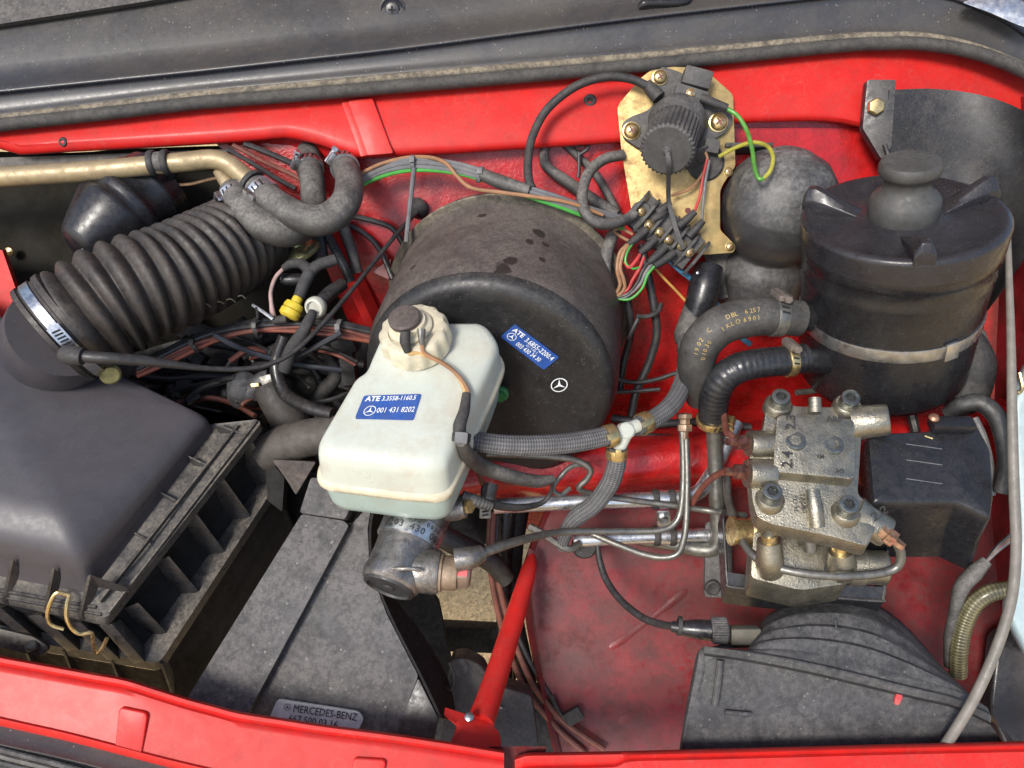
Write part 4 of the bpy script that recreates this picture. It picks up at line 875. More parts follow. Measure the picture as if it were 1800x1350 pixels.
# ---------------------------------------------------------------- U cable + cables behind the plate
wire('looped_cable', [(1096, 272, -206), (1062, 280, -198), (1036, 302, -188), (1024, 335, -160), (1026, 368, -140), (1046, 391, -136), (1078, 393, -150), (1104, 384, -184), (1116, 374, -190)], 11, HOSE, 'thick grey-black cable looping left of the gold plate', 'cable', n=14)
wire('bulkhead_cable', [(962, 250, -262), (956, 275, -256), (964, 296, -254), (1000, 322, -262), (1040, 350, -268), (1084, 378, -262)], [9, 10, 11, 13, 13, 13], HOSE, 'dusty sleeved cable emerging below the cowl behind the loop', 'cable', n=14)
wire('bulkhead_cable', [(990, 250, -262), (1016, 275, -266), (1046, 305, -272), (1070, 345, -274), (1090, 385, -270)], 9, HOSE, 'second sleeved cable crossing the firewall right of its twin', 'cable', n=12)
zt = solo(M().tube(PL([(1014, 256, -250), (1032, 252, -246), (1032, 262, -244), (1018, 272, -246)]), 4, 8, 5).tube(PL([(1018, 268, -246), (1018, 300, -248), (1016, 312, -250)]), 4, 8, 3), 'cable_tie', W_BLACK, 'black cable tie hanging below the cowl near the sleeved cables', 'cable tie')
# ---------------------------------------------------------------- elbow hoses
ea = thing('elbow_hose', 'fat grey rubber elbow hose with ochre print at the canister', 'hose', P(1230, 660, -100))
eap = [(1404, 560, -50), (1370, 556, -40), (1320, 558, -34), (1272, 570, -34), (1238, 598, -46), (1224, 632, -66), (1226, 668, -96), (1232, 700, -130)]
build(M().tube(PL(eap), [33, 34, 35, 36, 36, 35, 32, 28], 28, 7), 'hose', mk('elbow_rubber', (.035, .034, .033), .5, var=.25, dust=.5, dcol=(.13, .122, .11), dscale=30, bump=.25, bscale=520), ea)
clamp(ea, P(1364, 556, -39), P(1404, 560, -50)-P(1330, 557, -35), 35, 22, STEEL_DULL, mk('clamp_grey', (.2, .17, .15), .5, .5), Vector((-.1, .9, .45)), sl=40)
def surf(o, ax, r, ang):   # point and frame on a hose surface; ang 0 faces the lens
    d = Vector(ax).normalized(); n_ = (CAMW - d*CAMW.dot(d)).normalized(); s_ = d.cross(n_)
    e = n_*math.cos(ang) + s_*math.sin(ang); return o + e*r, d, e
def hosetext(body, pts, rad, ang, start, size, mat, parent):
    c = catmull(PL(pts), 20); ln = 0
    acc = [0]
    for a, b in zip(c, c[1:]): acc.append(acc[-1] + (b-a).length)
    pos_ = start
    for ch in body:
        while ln < len(c)-2 and acc[ln] < pos_: ln += 1
        ax_ = c[ln+1]-c[ln-1]; p_, d_, e_ = surf(c[ln], ax_, rad+1, ang)
        if ch != ' ': text(ch, p_, d_, e_.cross(d_), size, mat, parent, name='printed_letter')
        pos_ += size*.62
hosetext('1902 C   DBL 6257', list(reversed(eap)), 36, -.18, 122, 11.5, INK_TAN, ea)
hosetext('01030   IKLO 6901', list(reversed(eap)), 36, .2, 118, 11.5, INK_TAN, ea)
eb = thing('elbow_hose', 'slimmer glossy black ridged elbow hose below the grey one', 'hose', P(1255, 740, -110))
ebp = [(1416, 628, -52), (1385, 634, -46), (1340, 638, -40), (1296, 648, -42), (1266, 672, -56), (1255, 705, -82), (1254, 740, -110)]
def corr(ln, r): return r*(1 + .022*math.sin(ln*.62))
build(M().tube(catmull(PL(ebp), 16), [26, 27, 27, 28, 28, 28, 27], 26, 1, fn=corr), 'hose', mk('oily_black_hose', (.016, .017, .020), .24, var=.3, bump=.3, bscale=300, dust=.15, dcol=(.1, .09, .08)), eb)
clamp(eb, P(1386, 634, -46), P(1416, 628, -52)-P(1350, 638, -40), 28, 16, BRASS_S, mk('clamp_grey2', (.24, .2, .17), .5, .5), Vector((-.05, .9, .5)), sl=36)
clamp(eb, P(1253, 738, -108), P(1254, 740, -110)-P(1255, 705, -82), 29, 14, BRASS_S, BRASS_S, Vector((1, -.1, .45)), sl=24)
solo(M().tube(PL([(1254, 744, -116), (1257, 800, -140), (1260, 880, -160), (1263, 935, -172), (1256, 962, -180), (1230, 966, -190), (1180, 955, -200), (1120, 945, -205)]), 15.5, 18, 6), 'return_pipe', STEEL_DULL, 'grey-green steel pipe dropping from the black elbow hose', 'pipe')
# black fitting above the grey elbow
ft = thing('rubber_fitting', 'black capped rubber connector above the fat elbow hose', 'connector', P(1212, 600, -280))
build(M().tube(PL([(1246, 470, -250), (1240, 500, -244), (1232, 530, -246), (1222, 556, -252)]), [30, 34, 32, 28], 24, 5), 'cap', PLAST_CLEAN, ft)
build(M().tube(PL([(1228, 530, -250), (1216, 560, -250), (1207, 590, -248), (1204, 606, -246)]), [26, 25, 27, 20], 20, 5), 'elbow', HOSE, ft)
build(M().lathe(P(1226, 480, -208), (0, 0, 1), [(4, 0), (3, 3), (.4, 3.5)], 10), 'nipple', STEEL, ft)
build(M().prism(roundpoly(PL([(1236, 440, -300), (1290, 440, -300), (1288, 520, -310), (1260, 530, -310)]), 12), Vector((0, 0, -8))), 'backing_plate', HOSE, ft, bevel=2)
# ---------------------------------------------------------------- braided hoses and tee
def endclamp(par, a, b, r, mat=BRASS_S):
    o = P(*a); d = (P(*b)-o).normalized()
    c_ = build(M().lathe(o, d, [(r, -9), (r+2, -9), (r+2.5, -5), (r+2.5, 5), (r+2, 9), (r, 9)], 22, capa=False, capb=False), 'crimp_clamp', mat, par)
    build(M().box(o + CAMW*(r+4), d*8, d.cross(CAMW)*6, CAMW*4), 'clamp_ear', mat, c_, bevel=2)
h1_ = thing('braided_hose', 'grey braided hose from the white bottle to the plastic tee', 'hose', P(900, 790, -20))
build(M().tube(PL([(815, 772, 60), (850, 778, 66), (900, 783, 60), (960, 782, 44), (1020, 776, 24), (1082, 763, 0)]), [15, 17, 17.5, 17.5, 17.5, 17], 22, 8), 'hose', BRAID, h1_)
endclamp(h1_, (1072, 766, 6), (1092, 760, -2), 18)
h2_ = thing('braided_hose', 'grey braided hose climbing from the tee to the rubber fitting', 'hose', P(1150, 740, -80))
build(M().tube(PL([(1122, 748, -12), (1150, 736, -30), (1180, 712, -60), (1198, 680, -100), (1206, 645, -150), (1208, 612, -200), (1206, 598, -236)]), [17, 17, 17.5, 18, 18, 19, 19], 22, 8), 'hose', BRAID, h2_)
endclamp(h2_, (1132, 744, -18), (1150, 736, -30), 18)
build(M().lathe(P(1204, 610, -226), (.1, 1, -.2), [(17, -12), (17, 8), (13, 12)], 6), 'union_nut', GREYSTEEL, h2_)
h3_ = thing('braided_hose', 'grey braided hose hanging down from the tee past the pipes', 'hose', P(1010, 910, -120))
build(M().tube(PL([(1086, 786, -14), (1084, 815, -26), (1072, 850, -50), (1046, 885, -80), (1015, 908, -104), (995, 935, -140), (988, 962, -170)]), [16, 17, 17.5, 17.5, 17, 14, 11], 22, 8), 'hose', BRAID, h3_)
endclamp(h3_, (1084, 796, -18), (1083, 815, -26), 17.5)
te = thing('tee_connector', 'milky plastic tee joining the three braided hoses', 'connector', P(1100, 765, -12))
build(M().tube(PL([(1072, 765, 4), (1102, 755, -6), (1136, 742, -20)]), 12, 16, 3), 'run', RESV, te)
build(M().tube(PL([(1104, 756, -6), (1094, 775, -10), (1085, 795, -18)]), 12, 16, 3), 'branch', RESV, te)
build(M().lathe(P(1100, 757, -4), (.2, .1, 1), [(15, -14), (15, 8), (11, 12), (.5, 13)], 20), 'hub', RESV, te)
# ---------------------------------------------------------------- ABS hydraulic unit
ab = thing('hydraulic_unit', 'yellowed cast metal hydraulic block with socket-head bolts', 'hydraulic unit', P(1420, 1010, -130))
AX = UP
def slab(pts, w, top, dep, mat, nm, par, bev=3, r=6):
    q = roundpoly([P(x, y, (w(x, y) if callable(w) else w)) for x, y in pts], r, 3)
    return build(M().prism(q, DN*dep, UP*top), nm, mat, par, bevel=bev)
def wa(x, y): return lerp(20, 95, (y-690)/200)
slab([(1345, 745), (1350, 705), (1366, 690), (1385, 690), (1398, 704), (1470, 706), (1480, 690), (1505, 690), (1520, 704), (1520, 740), (1512, 860), (1540, 882), (1556, 892), (1530, 952), (1470, 935), (1360, 912), (1334, 900), (1326, 870), (1320, 800), (1330, 760)], wa, -14, 44, CAST, 'upper_casting', ab, 6, 9)
topc = slab([(1364, 734), (1500, 742), (1501, 848), (1357, 834)], wa, 8, 14, CAST, 'cover_plate', ab, 5, 10)
def capbolt(x, y, r, h, par=None, off=0):
    o = P(x, y, wa(x, y)) + UP*off; d = (UP + Vector((-.1, -.12, .2))).normalized()
    dd_, q1, q2 = axes(d, RT)
    def hx(a, rr, t, j): return rr if j < 5 else rr*.866/math.cos(((a + .3) % (math.pi/3)) - math.pi/6)
    b_ = build(M().lathe(o, d, [(r, -h), (r, -2.5), (r*.95, -.4), (r*.88, 0), (r*.70, 0), (r*.60, 0), (r*.57, -2), (r*.56, -r*.62), (.5, -r*.66)], 36, RT, fn=hx), 'cap_bolt', GREYSTEEL, par or ab, angle=28)
    build(M().lathe(o - dd_*r*.5, d, [(r*.5, 0), (.4, .3)], 6, RT), 'hex_shade', INK_DARK, b_)  # black disc paints the shade at the bottom of the socket
    build(M().lathe(o, d, [(r*1.02, -9.5), (r*1.22, -9.5), (r*1.22, -10.5)], 30, capa=False, capb=False), 'dark_ring', INK_DARK, b_) if h < 20 else None  # flat black ring around the bolt head
    return b_
capbolt(1396, 781, 17.5, 14, off=11); capbolt(1462, 788, 17.5, 14, off=11)
for x, y in ((1371, 703), (1493, 705), (1356, 869), (1490, 892)):
    capbolt(x, y, 16, 34, off=10)
    build(M().lathe(P(x, y, wa(x, y)), UP, [(25, -26), (24, -10), (21, -6), (.5, -5)], 26), 'bolt_boss', CAST, ab)
for x, y, r in ((1336, 776, 24), (1334, 828, 26)):
    build(M().lathe(P(x+22, y+6, wa(x, y)-16), Vector((-1, .05, .15)), [(r, 0), (r, 36), (r*.9, 44), (.5, 44)], 26), 'port_boss', CAST, ab)
    nut = build(M().lathe(P(x-16, y+2, wa(x, y)-10), Vector((-1, .05, .15)), [(10, 0), (10, 10), (14, 10), (14, 26), (8, 28), (7, 44)], 6), 'union_nut', mk('red_marked_nut', (.17, .07, .055), .42, .7, var=.6, vscale=120, grime=.5, gcol=(.2, .15, .1)), ab)
build(M().lathe(P(1512, 742, 20), Vector((.92, .12, .38)), [(34, -14), (29, 10), (27, 42), (24, 46), (18, 46), (16, 40), (.5, 39)], 30), 'upper_port', CAST, ab)
build(M().lathe(P(1516, 912, 66), Vector((.84, -.50, .22)), [(33, -16), (27, 6), (27, 40), (25, 44), (12, 44), (.5, 44)], 30), 'lower_port', CAST, ab)
build(M().lathe(P(1551, 934, 92), Vector((.75, -.62, .22)), [(12, -4), (12, 6), (15, 8), (15, 22), (8, 24), (7.5, 40)], 6), 'union_nut', mk('red_brass_nut', (.34, .2, .12), .38, .75, var=.5, vscale=120, grime=.5, gcol=(.36, .05, .06), gscale=110), ab)
build(M().tube(PL([(1432, 700, 34), (1433, 726, 40)]), 11, 14, 1), 'casting_ridge', CAST, ab)
build(M().tube(PL([(1428, 862, 88), (1432, 890, 96), (1436, 925, 96)]), [11, 13, 13], 14, 3), 'casting_ridge', CAST, ab)
slab([(1335, 905), (1520, 930), (1505, 1000), (1420, 1012), (1330, 990)], lambda x, y: lerp(40, 70, (y-900)/100), -46, 104, CAST, 'lower_casting', ab, 6, 10)
for x, y in ((1352, 945), (1476, 962)):
    build(M().tube(PL([(x, y-32, 74), (x, y, 60)]), 12, 14, 1), 'stud', GREYSTEEL, ab)
    build(M().tube(PL([(x, y-6, 64), (x+1, y+10, 56)]), 14, 16, 6, fn=lambda ln, r: r*(1+.06*math.sin(ln*1.6))), 'threaded_spacer', BRASS_S, ab)
build(M().tube(PL([(1424, 925, 74), (1424, 968, 60)]), 11, 12, 1), 'centre_stud', STEEL_DULL, ab)
build(M().tube(PL([(1352, 950, 58), (1353, 985, 46), (1353, 1000, 30)]), [20, 24, 24], 18, 4), 'casting_leg', CAST, ab)
build(M().tube(PL([(1478, 968, 58), (1480, 990, 46), (1480, 1005, 30)]), [20, 24, 24], 18, 4), 'casting_leg', CAST, ab)
build(M().lathe(P(1462, 1010, 10), Vector((.05, -.5, .86)), [(36, -40), (34, 0), (31, 10), (28, 12), (26, 6), (10, 5), (.5, 5)], 30), 'bottom_plug', HOSE_DARK, ab)
build(M().lathe(P(1500, 995, 10), Vector((1, -.04, .1)), [(34, -10), (34, 16), (30, 18), (30, 52), (26, 56), (.5, 56)], 28), 'side_plug', CAST, ab)
build(M().lathe(P(1330, 935, -20), Vector((-1, .05, .1)), [(26, -10), (26, 10), (23, 14), (23, 40), (26, 42), (26, 48), (.5, 48)], 26), 'left_union', BRASS_S, ab)
def abt(s_, x, y, rot, size, w=None, off=9.4, nm='stamped_number'):
    o = P(x, y, wa(x, y) if w is None else w) + UP*off
    yv = Vector((0, 1, -.37)).normalized(); xd = RT*math.cos(rot) + yv*math.sin(rot); yd = yv*math.cos(rot) - RT*math.sin(rot); o = o + CAMW*3
    text(s_, o, xd, yd, size*1.12, INK_DARK, ab, nm, bold=.02)
abt('2.3', 1394, 762, math.radians(82), 20); abt('2.4', 1389, 830, math.radians(82), 22); abt('S', 1479, 838, math.radians(82), 16); abt('A&B', 1450, 747, math.radians(2), 13); abt('VM', 1431, 812, 0, 9)
text('2.2', P(1536, 918, 112), Vector((.8, .55, 0)), Vector((-.5, .8, .3)), 24, INK_DARK, ab, 'stamped_number', bold=.02)
text('34 131', P(1402, 905, 96) + UP*6, Vector((.1, .8, -.5)), Vector((-1, .1, .1)), 11, INK_DARK, ab, 'cast_number'); text('1987 03', P(1416, 908, 97) + UP*6, Vector((.1, .8, -.5)), Vector((-1, .1, .1)), 11, INK_DARK, ab, 'cast_number')
# black cover beside it
hc = thing('relay_cover', 'angular black plastic cover right of the cast hydraulic block', 'cover', P(1640, 980, -150))
tpoly = [(1524, 768), (1538, 762), (1632, 758), (1640, 746), (1715, 742), (1742, 790), (1748, 870), (1742, 912), (1682, 884), (1534, 884)]
def wc(x, y): return lerp(-8, 62, (y-750)/140)
top_ = roundpoly([P(x, y, wc(x, y)) for x, y in tpoly], [5, 5, 6, 6, 12, 12, 8, 6, 6, 6], 3)
c_ = sum(top_, Vector((0, 0, 0)))/len(top_)
rws = [[c_ + (p-c_)*.02 + UP*2 for p in top_], [c_ + (p-c_)*.93 + UP*2 for p in top_], [c_ + (p-c_)*.975 for p in top_], [p - UP*6 for p in top_], [c_ + (p-c_)*1.01 - UP*18 for p in top_], [c_ + (p-c_)*1.0 + (DN + RT*.12)*70 for p in top_], [c_ + (p-c_)*.99 + (DN + RT*.2)*165 for p in top_]]
build(M().rings(rws, True, True, True), 'shell', PLAST_CLEAN, hc, angle=40)
build(M().box(P(1672, 748, 0) + UP*2, Vector((38, 0, 0)), AW*14, UP*10), 'raised_boss', PLAST_CLEAN, hc, bevel=6)
build(M().lathe(P(1638, 741, 4) + UP*8, UP, [(9, 0), (9, 3), (6, 7), (.5, 8)], 16), 'screw', mk('copper_screw', (.55, .28, .17), .35, .8), hc)
for y in (782, 810, 843):
    x0, x1 = 1592, 1655
    build(M().tube([P(x0, y, wc(x0, y)) + UP*2.6, P(x1, y+9, wc(x1, y+9)) + UP*2.6], .8, 6, 1), 'moulded_line', W_GREY, hc)
for a, b in (((1624, 769), (1637, 775)), ((1523, 768), (1535, 761))):
    solo(M().tube([P(a[0], a[1], 12) + UP*4, P(b[0], b[1], 12) + UP*6], 1.3, 6, 1), 'straw_bit', mk('straw', (.55, .45, .2), .7), 'tiny straw on top of the black cover beside the screw' if a[0] > 1600 else 'tiny straw at the left corner of the black cover', 'straw')
# bracket
bk = thing('unit_bracket', 'black sheet-metal bracket cradling the hydraulic block', 'bracket', P(1400, 1050, -160))
fr = [(1272, 912, -70), (1276, 980, -46), (1279, 1022, -34), (1290, 1032, -30), (1400, 1044, -20), (1540, 1056, -10), (1552, 1050, -8), (1556, 1020, -14), (1560, 968, -24)]
rows = [PL(fr), [p + DN*58 for p in PL(fr)]]
build(M().sheet(rows, 3, 1, 5, Vector((0, 5, 0))), 'cradle_wall', PLAST_CLEAN, bk)
build(M().tube(PL(fr), 3.2, 8, 4), 'rolled_edge', PLAST, bk)
tabq = roundpoly(PL([(1240, 918, -190), (1284, 912, -170), (1290, 1052, -160), (1238, 1050, -175)]), 8)
build(M().prism(tabq, Vector((0, 0, -8))), 'fixing_tab', PLAST_DUSTY, bk, bevel=2)
build(M().lathe(P(1252, 1032, -170), (0, -.2, 1), [(16, 0), (15, 6), (12, 8), (9, 6), (.5, 6)], 22), 'rubber_grommet', RUBBER, bk)
build(M().prism(PL([(1284, 1030, -150), (1550, 1055, -130), (1550, 930, -200), (1284, 930, -210)]), Vector((0, 0, -6))), 'base_plate', RED_IN, bk)
# pipes from the unit
PIPE = STEEL_DULL
wire('brake_line', [(1563, 944, 92), (1578, 958, 88), (1584, 980, 80), (1572, 1000, 72), (1530, 1010, 70), (1460, 1012, 70), (1390, 1004, 60), (1335, 985, 36), (1305, 950, 0), (1290, 910, -40), (1280, 876, -80), (1278, 840, -110)], 7.5, PIPE, 'grey brake line sweeping across the front of the hydraulic block', 'brake line', n=12)
wire('brake_line', [(1310, 780, 24), (1296, 774, 10), (1284, 764, -10), (1276, 755, -40), (1270, 700, -120)], 6, W_MAROON, 'short red-marked brake line at the upper left port', 'brake line', n=10)
wire('brake_line', [(1306, 830, 40), (1286, 829, 30), (1266, 832, 0), (1245, 846, -60), (1224, 872, -110), (1212, 895, -140)], 6, W_MAROON, 'red-marked brake line bending away from the lower left port', 'brake line', n=10)
# ---------------------------------------------------------------- pipes across the middle
solo(M().tube(PL([(868, 890, -150), (960, 885, -150), (1080, 880, -150), (1180, 876, -152), (1222, 868, -154), (1246, 842, -158), (1272, 790, -170), (1294, 742, -185)]), 15, 20, 6), 'coolant_pipe', ALU, 'bright aluminium pipe running behind the brake lines and bending up', 'pipe')
solo(M().tube(PL([(1008, 950, -190), (1080, 946, -190), (1180, 942, -190), (1245, 940, -190)]), 14, 18, 4), 'coolant_pipe', ALU, 'shorter aluminium pipe below, ending at the rubber grommet', 'pipe')
solo(M().lathe(P(1028, 962, -205), (0, -.3, 1), [(26, -14), (26, 0), (20, 6), (.5, 6)], 22), 'pipe_grommet', RUBBER, 'black rubber grommet under the end of the shorter pipe', 'grommet')
for (x, y, w, lb) in ((1166, 878, -150, 'black rubber saddle on the upper aluminium pipe'), (1168, 942, -190, 'black rubber saddle on the shorter lower pipe')):
    ps_ = thing('pipe_saddle', lb, 'saddle', P(x, y+16, w))
    for dx in (-14, 14): build(M().lathe(P(x+dx, y, w), RT, [(14, -6), (19, -6), (20, -4), (20, 4), (19, 6), (14, 6)], 24, capa=False, capb=False), 'rubber_ring', RUBBER, ps_)
    build(M().lathe(P(x, y, w), RT, [(15, -9), (18.5, -9), (18.5, 9), (15, 9)], 24, capa=False, capb=False), 'metal_band', ALU, ps_)
bt = thing('saddle_bolt', 'small hex bolt and steel tab linking the two pipe saddles', 'bolt', P(1166, 922, -160))
build(M().prism(roundpoly(PL([(1154, 898, -134), (1178, 898, -134), (1180, 924, -150), (1156, 926, -150)]), 5), Vector((0, 0, -4))), 'tab', STEEL, bt, bevel=1)
build(M().hexbolt(P(1166, 912, -142), Vector((0, -.3, 1)), 9, 9), 'head', STEEL, bt)
wire('brake_line', [(846, 972, 62), (875, 962, 40), (915, 950, 0), (965, 938, -60), (1010, 934, -90), (1100, 934, -110), (1160, 932, -112), (1186, 920, -112), (1197, 895, -112), (1201, 850, -114), (1201, 800, -114), (1199, 755, -112)], [9, 9, 8, 7, 6.5, 6.5, 6.5, 6.5, 6.5, 6.5, 6.5, 6.5], PIPE, 'brake line from the banjo bolt turning up beside the grey elbow', 'brake line', n=12)
wire('brake_line', [(1206, 770, -112), (1208, 840, -112), (1206, 920, -110), (1200, 955, -112), (1190, 974, -116), (1165, 980, -122), (1130, 974, -130), (1080, 955, -140), (1040, 938, -150)], 6.5, PIPE, 'brake line making a wide U-bend over the red floor', 'brake line', n=12)
solo(M().lathe(P(1203, 750, -112), (0, 1, 0), [(8, -24), (8, -10), (15, -8), (15, 4), (11, 5), (11, 14), (15, 16), (15, 24), (8, 26)], 6), 'line_union', mk('rust_union', (.28, .2, .14), .5, .6, var=.3), 'rusty union nut joining the upright brake lines', 'union', bevel=1)
wire('brake_line', [(855, 798, -60), (920, 800, -66), (985, 804, -74), (1020, 812, -80), (1038, 826, -84), (1032, 842, -92), (1018, 858, -100), (1040, 868, -110), (1100, 878, -120), (1180, 888, -124), (1250, 898, -124), (1310, 906, -60)], 6, PIPE, 'brake line kinked beneath the braided hose and running to the block', 'brake line', n=12)
wire('brake_line', [(1036, 815, -120), (1005, 820, -116), (985, 838, -112), (972, 858, -112), (985, 870, -118), (1002, 858, -124)], 5, PIPE, 'small loop of brake line under the braided hose', 'brake line', n=10)
wire('brake_line', [(930, 925, -170), (950, 935, -165), (975, 952, -160), (1000, 965, -158), (1020, 955, -170)], 7.5, PIPE, 'short stub of brake line left of the shorter pipe', 'brake line', n=10)
wire('dark_sleeve', [(810, 776, 146), (822, 800, 110), (848, 820, 40), (900, 838, 0), (945, 846, -40), (972, 842, -60)], [10, 13, 14, 13, 12, 8], HOSE, 'dusty black cable sleeve sagging right of the white bottle', 'cable', n=14)
wire('thin_cable', [(972, 846, -70), (966, 870, -90), (950, 885, -90), (915, 892, -60), (880, 890, -30), (845, 882, 0)], [4, 4, 5, 7, 8, 8], HOSE_DARK, 'thin dark cable curving back to the ribbed plug', 'cable', n=10)
solo(M().tube(PL([(812, 872, 8), (835, 880, 4), (862, 890, -10)]), [10, 11, 9], 14, 16, fn=lambda ln, r: r*(1+.06*math.sin(ln*.9))), 'ribbed_plug', HOSE, 'ribbed grey cable plug beside the master cylinder lug', 'plug')
pcx = thing('pipe_clip', 'steel worm clip at the left end of the aluminium pipe', 'clip', P(858, 890, -140))
build(M().tube(PL([(862, 850, -110), (858, 870, -106), (858, 885, -108)]), [16, 15, 14], 16, 3), 'screw_housing', STEEL_DULL, pcx)
build(M().box(P(853, 896, -112), Vector((11, 0, 0)), Vector((0, 16, 0)), Vector((0, 0, 6))), 'slotted_band', STEEL_DULL, pcx, bevel=2)
for k in range(4): build(M().box(P(853, 886+k*6.5, -104.6), Vector((6, 1, 0)), Vector((0, 1.6, 0)), Vector((0, 0, .5))), 'slot', BLACKHOLE, pcx)
wire('red_cable', [(820, 790, -60), (838, 822, -80), (848, 850, -100)], 5.5, W_MAROON, 'pair of dull red cables disappearing under the white bottle', 'cable', n=10)
# black cables over the firewall
for pts, r, lb in (([(1128, 430, -250), (1138, 480, -250), (1150, 540, -262), (1154, 590, -280), (1140, 640, -300), (1118, 690, -310), (1108, 740, -300)], 9, 'black corrugated cable running down the red firewall'),
                   ([(1098, 500, -230), (1106, 545, -250), (1108, 590, -280), (1096, 640, -310), (1090, 690, -320)], 8, 'black cable hugging the right side of the booster drum'),
                   ([(1066, 660, -280), (1110, 672, -290), (1150, 668, -290), (1190, 655, -285)], 5, 'thin black cable crossing the firewall above the frame rail'),
                   ([(1062, 690, -290), (1110, 688, -296), (1160, 684, -292)], 4.5, 'thinner black cable just above the frame rail'),
                   ([(1075, 735, -276), (1150, 745, -262), (1240, 742, -256), (1320, 752, -250)], 9, 'thick black cable lying along the red frame rail'),
                   ([(1090, 762, -258), (1180, 768, -250), (1280, 764, -246), (1330, 768, -244)], 6, 'slim black cable lying on the edge of the frame rail')):
    wire('loom_cable', pts, r, W_BLACK, lb, 'cable', n=12)
zt2 = thing('cable_tie', 'black cable tie with loose tail on the firewall cable', 'cable tie', P(1150, 560, -240))
build(M().tube(PL([(1120, 556, -250), (1138, 556, -238), (1156, 548, -236), (1162, 534, -240)]), 5, 8, 5), 'head', W_BLACK, zt2)
build(M().tube(PL([(1122, 560, -248), (1112, 580, -250), (1104, 596, -255)]), 5, 8, 4), 'tail', W_BLACK, zt2)
# ---------------------------------------------------------------- headlamp housing
hl = thing('headlamp_housing', 'dust-caked black headlamp housing with stepped dome, bottom right', 'headlamp', P(1480, 1320, 20))
R0 = [(1324, 1124), (1346, 1084), (1398, 1058), (1462, 1048), (1522, 1055), (1574, 1084), (1618, 1128), (1656, 1172), (1700, 1218)]
RB = [(1312, 1146), (1350, 1142), (1402, 1146), (1462, 1156), (1524, 1170), (1584, 1187), (1640, 1203), (1690, 1218), (1736, 1244)]
R1 = [(1238, 1136), (1296, 1144), (1362, 1156), (1430, 1170), (1498, 1186), (1560, 1201), (1620, 1215), (1680, 1229), (1742, 1258)]
def arc(A, B_, k, w): return [P(lerp(a[0], b[0], k), lerp(a[1], b[1], k), w) for a, b in zip(A, B_)]
rows = [[P(x, y+30, -150) for x, y in R0]]
for k, w in ((0, -92), (.04, -60), (.12, -30), (.24, -6), (.27, 8), (.32, 13), (.46, 24), (.50, 39), (.56, 43), (.70, 50), (.74, 64), (.80, 67), (.97, 71), (1, 74)): rows.append(arc(R0, RB, k, w))
for k, w in ((.35, 77), (.7, 80), (.85, 90), (1, 92)): rows.append(arc(RB, R1, k, w))
fl0 = R1
rows.append([P(x, y+12, 89) for x, y in fl0]); rows.append([P(x, y+17, 70) for x, y in fl0])
bot = [(1198, 1345), (1270, 1345), (1345, 1345), (1420, 1345), (1495, 1345), (1570, 1345), (1640, 1345), (1715, 1345), (1792, 1345)]
for t in (.12, .35, .7, 1.0): rows.append([P(lerp(a[0], b[0], t), lerp(a[1]+18, b[1], t), lerp(68, 52, t*t)) for a, b in zip(fl0, bot)])
rows.append([P(x, y+40, 20) for x, y in bot])
HLM = mk('headlamp_dusty_plastic', (.026, .026, .028), .62, var=.3, vscale=30, dust=.68, dcol=(.115, .11, .108), dscale=22, bump=.4, bscale=300, specks=.7, scol=(.19, .18, .175), sscale=130, grime=.5, gcol=(.028, .028, .029), gscale=22, marks=.4, mcol=(.16, .155, .15), mscale=105)
build(M().sheet(rows, 4, 1), 'shell', HLM, hl, angle=40)
sidef = [PL([(1246, 1138, 76), (1246, 1152, 64), (1240, 1190, 64), (1226, 1260, 58), (1210, 1345, 46)]), PL([(1238, 1136, 78), (1237, 1150, 71), (1230, 1190, 71), (1215, 1260, 62), (1198, 1345, 52)]), PL([(1226, 1146, 60), (1222, 1160, 52), (1214, 1200, 50), (1202, 1265, 50), (1190, 1345, 50)]), PL([(1240, 1150, -40), (1235, 1165, -50), (1225, 1205, -50), (1212, 1270, -50), (1200, 1345, -50)])]
build(M().sheet(sidef, 3, 2), 'side_wall', HLM, hl, angle=60)
build(M().sheet([PL([(1322, 1138, -40), (1280, 1140, 20), (1238, 1136, 78)]), PL([(1330, 1112, -60), (1282, 1128, -20), (1232, 1142, 40)])], 3), 'shoulder', HLM, hl)
sider = [PL([(1690, 1215, -12), (1742, 1256, 78), (1792, 1345, 78)]), PL([(1700, 1235, -80), (1770, 1290, 10), (1815, 1345, 20)])]
build(M().sheet(sider, 4), 'side_wall', HLM, hl)
build(M().tube(PL([(1266, 1160, 76), (1262, 1200, 76), (1256, 1240, 76)]), 6, 10, 3), 'moulded_rib', HLM, hl)
build(M().tube(PL([(1274, 1252, 72), (1320, 1256, 73)]), 4, 10, 2), 'moulded_rib', HLM, hl)
build(M().prism(roundpoly([P(x, y, 77) for x, y in ((1578, 1214), (1586, 1218), (1586, 1228), (1580, 1240), (1572, 1238), (1574, 1226))], 3), Vector((0, 0, -4))), 'red_paint_spot', REDMARK, hl)
build(M().tube(PL([(1468, 1090, 32), (1470, 1106, 44)]), 2, 6, 1), 'mould_line', HLM, hl)
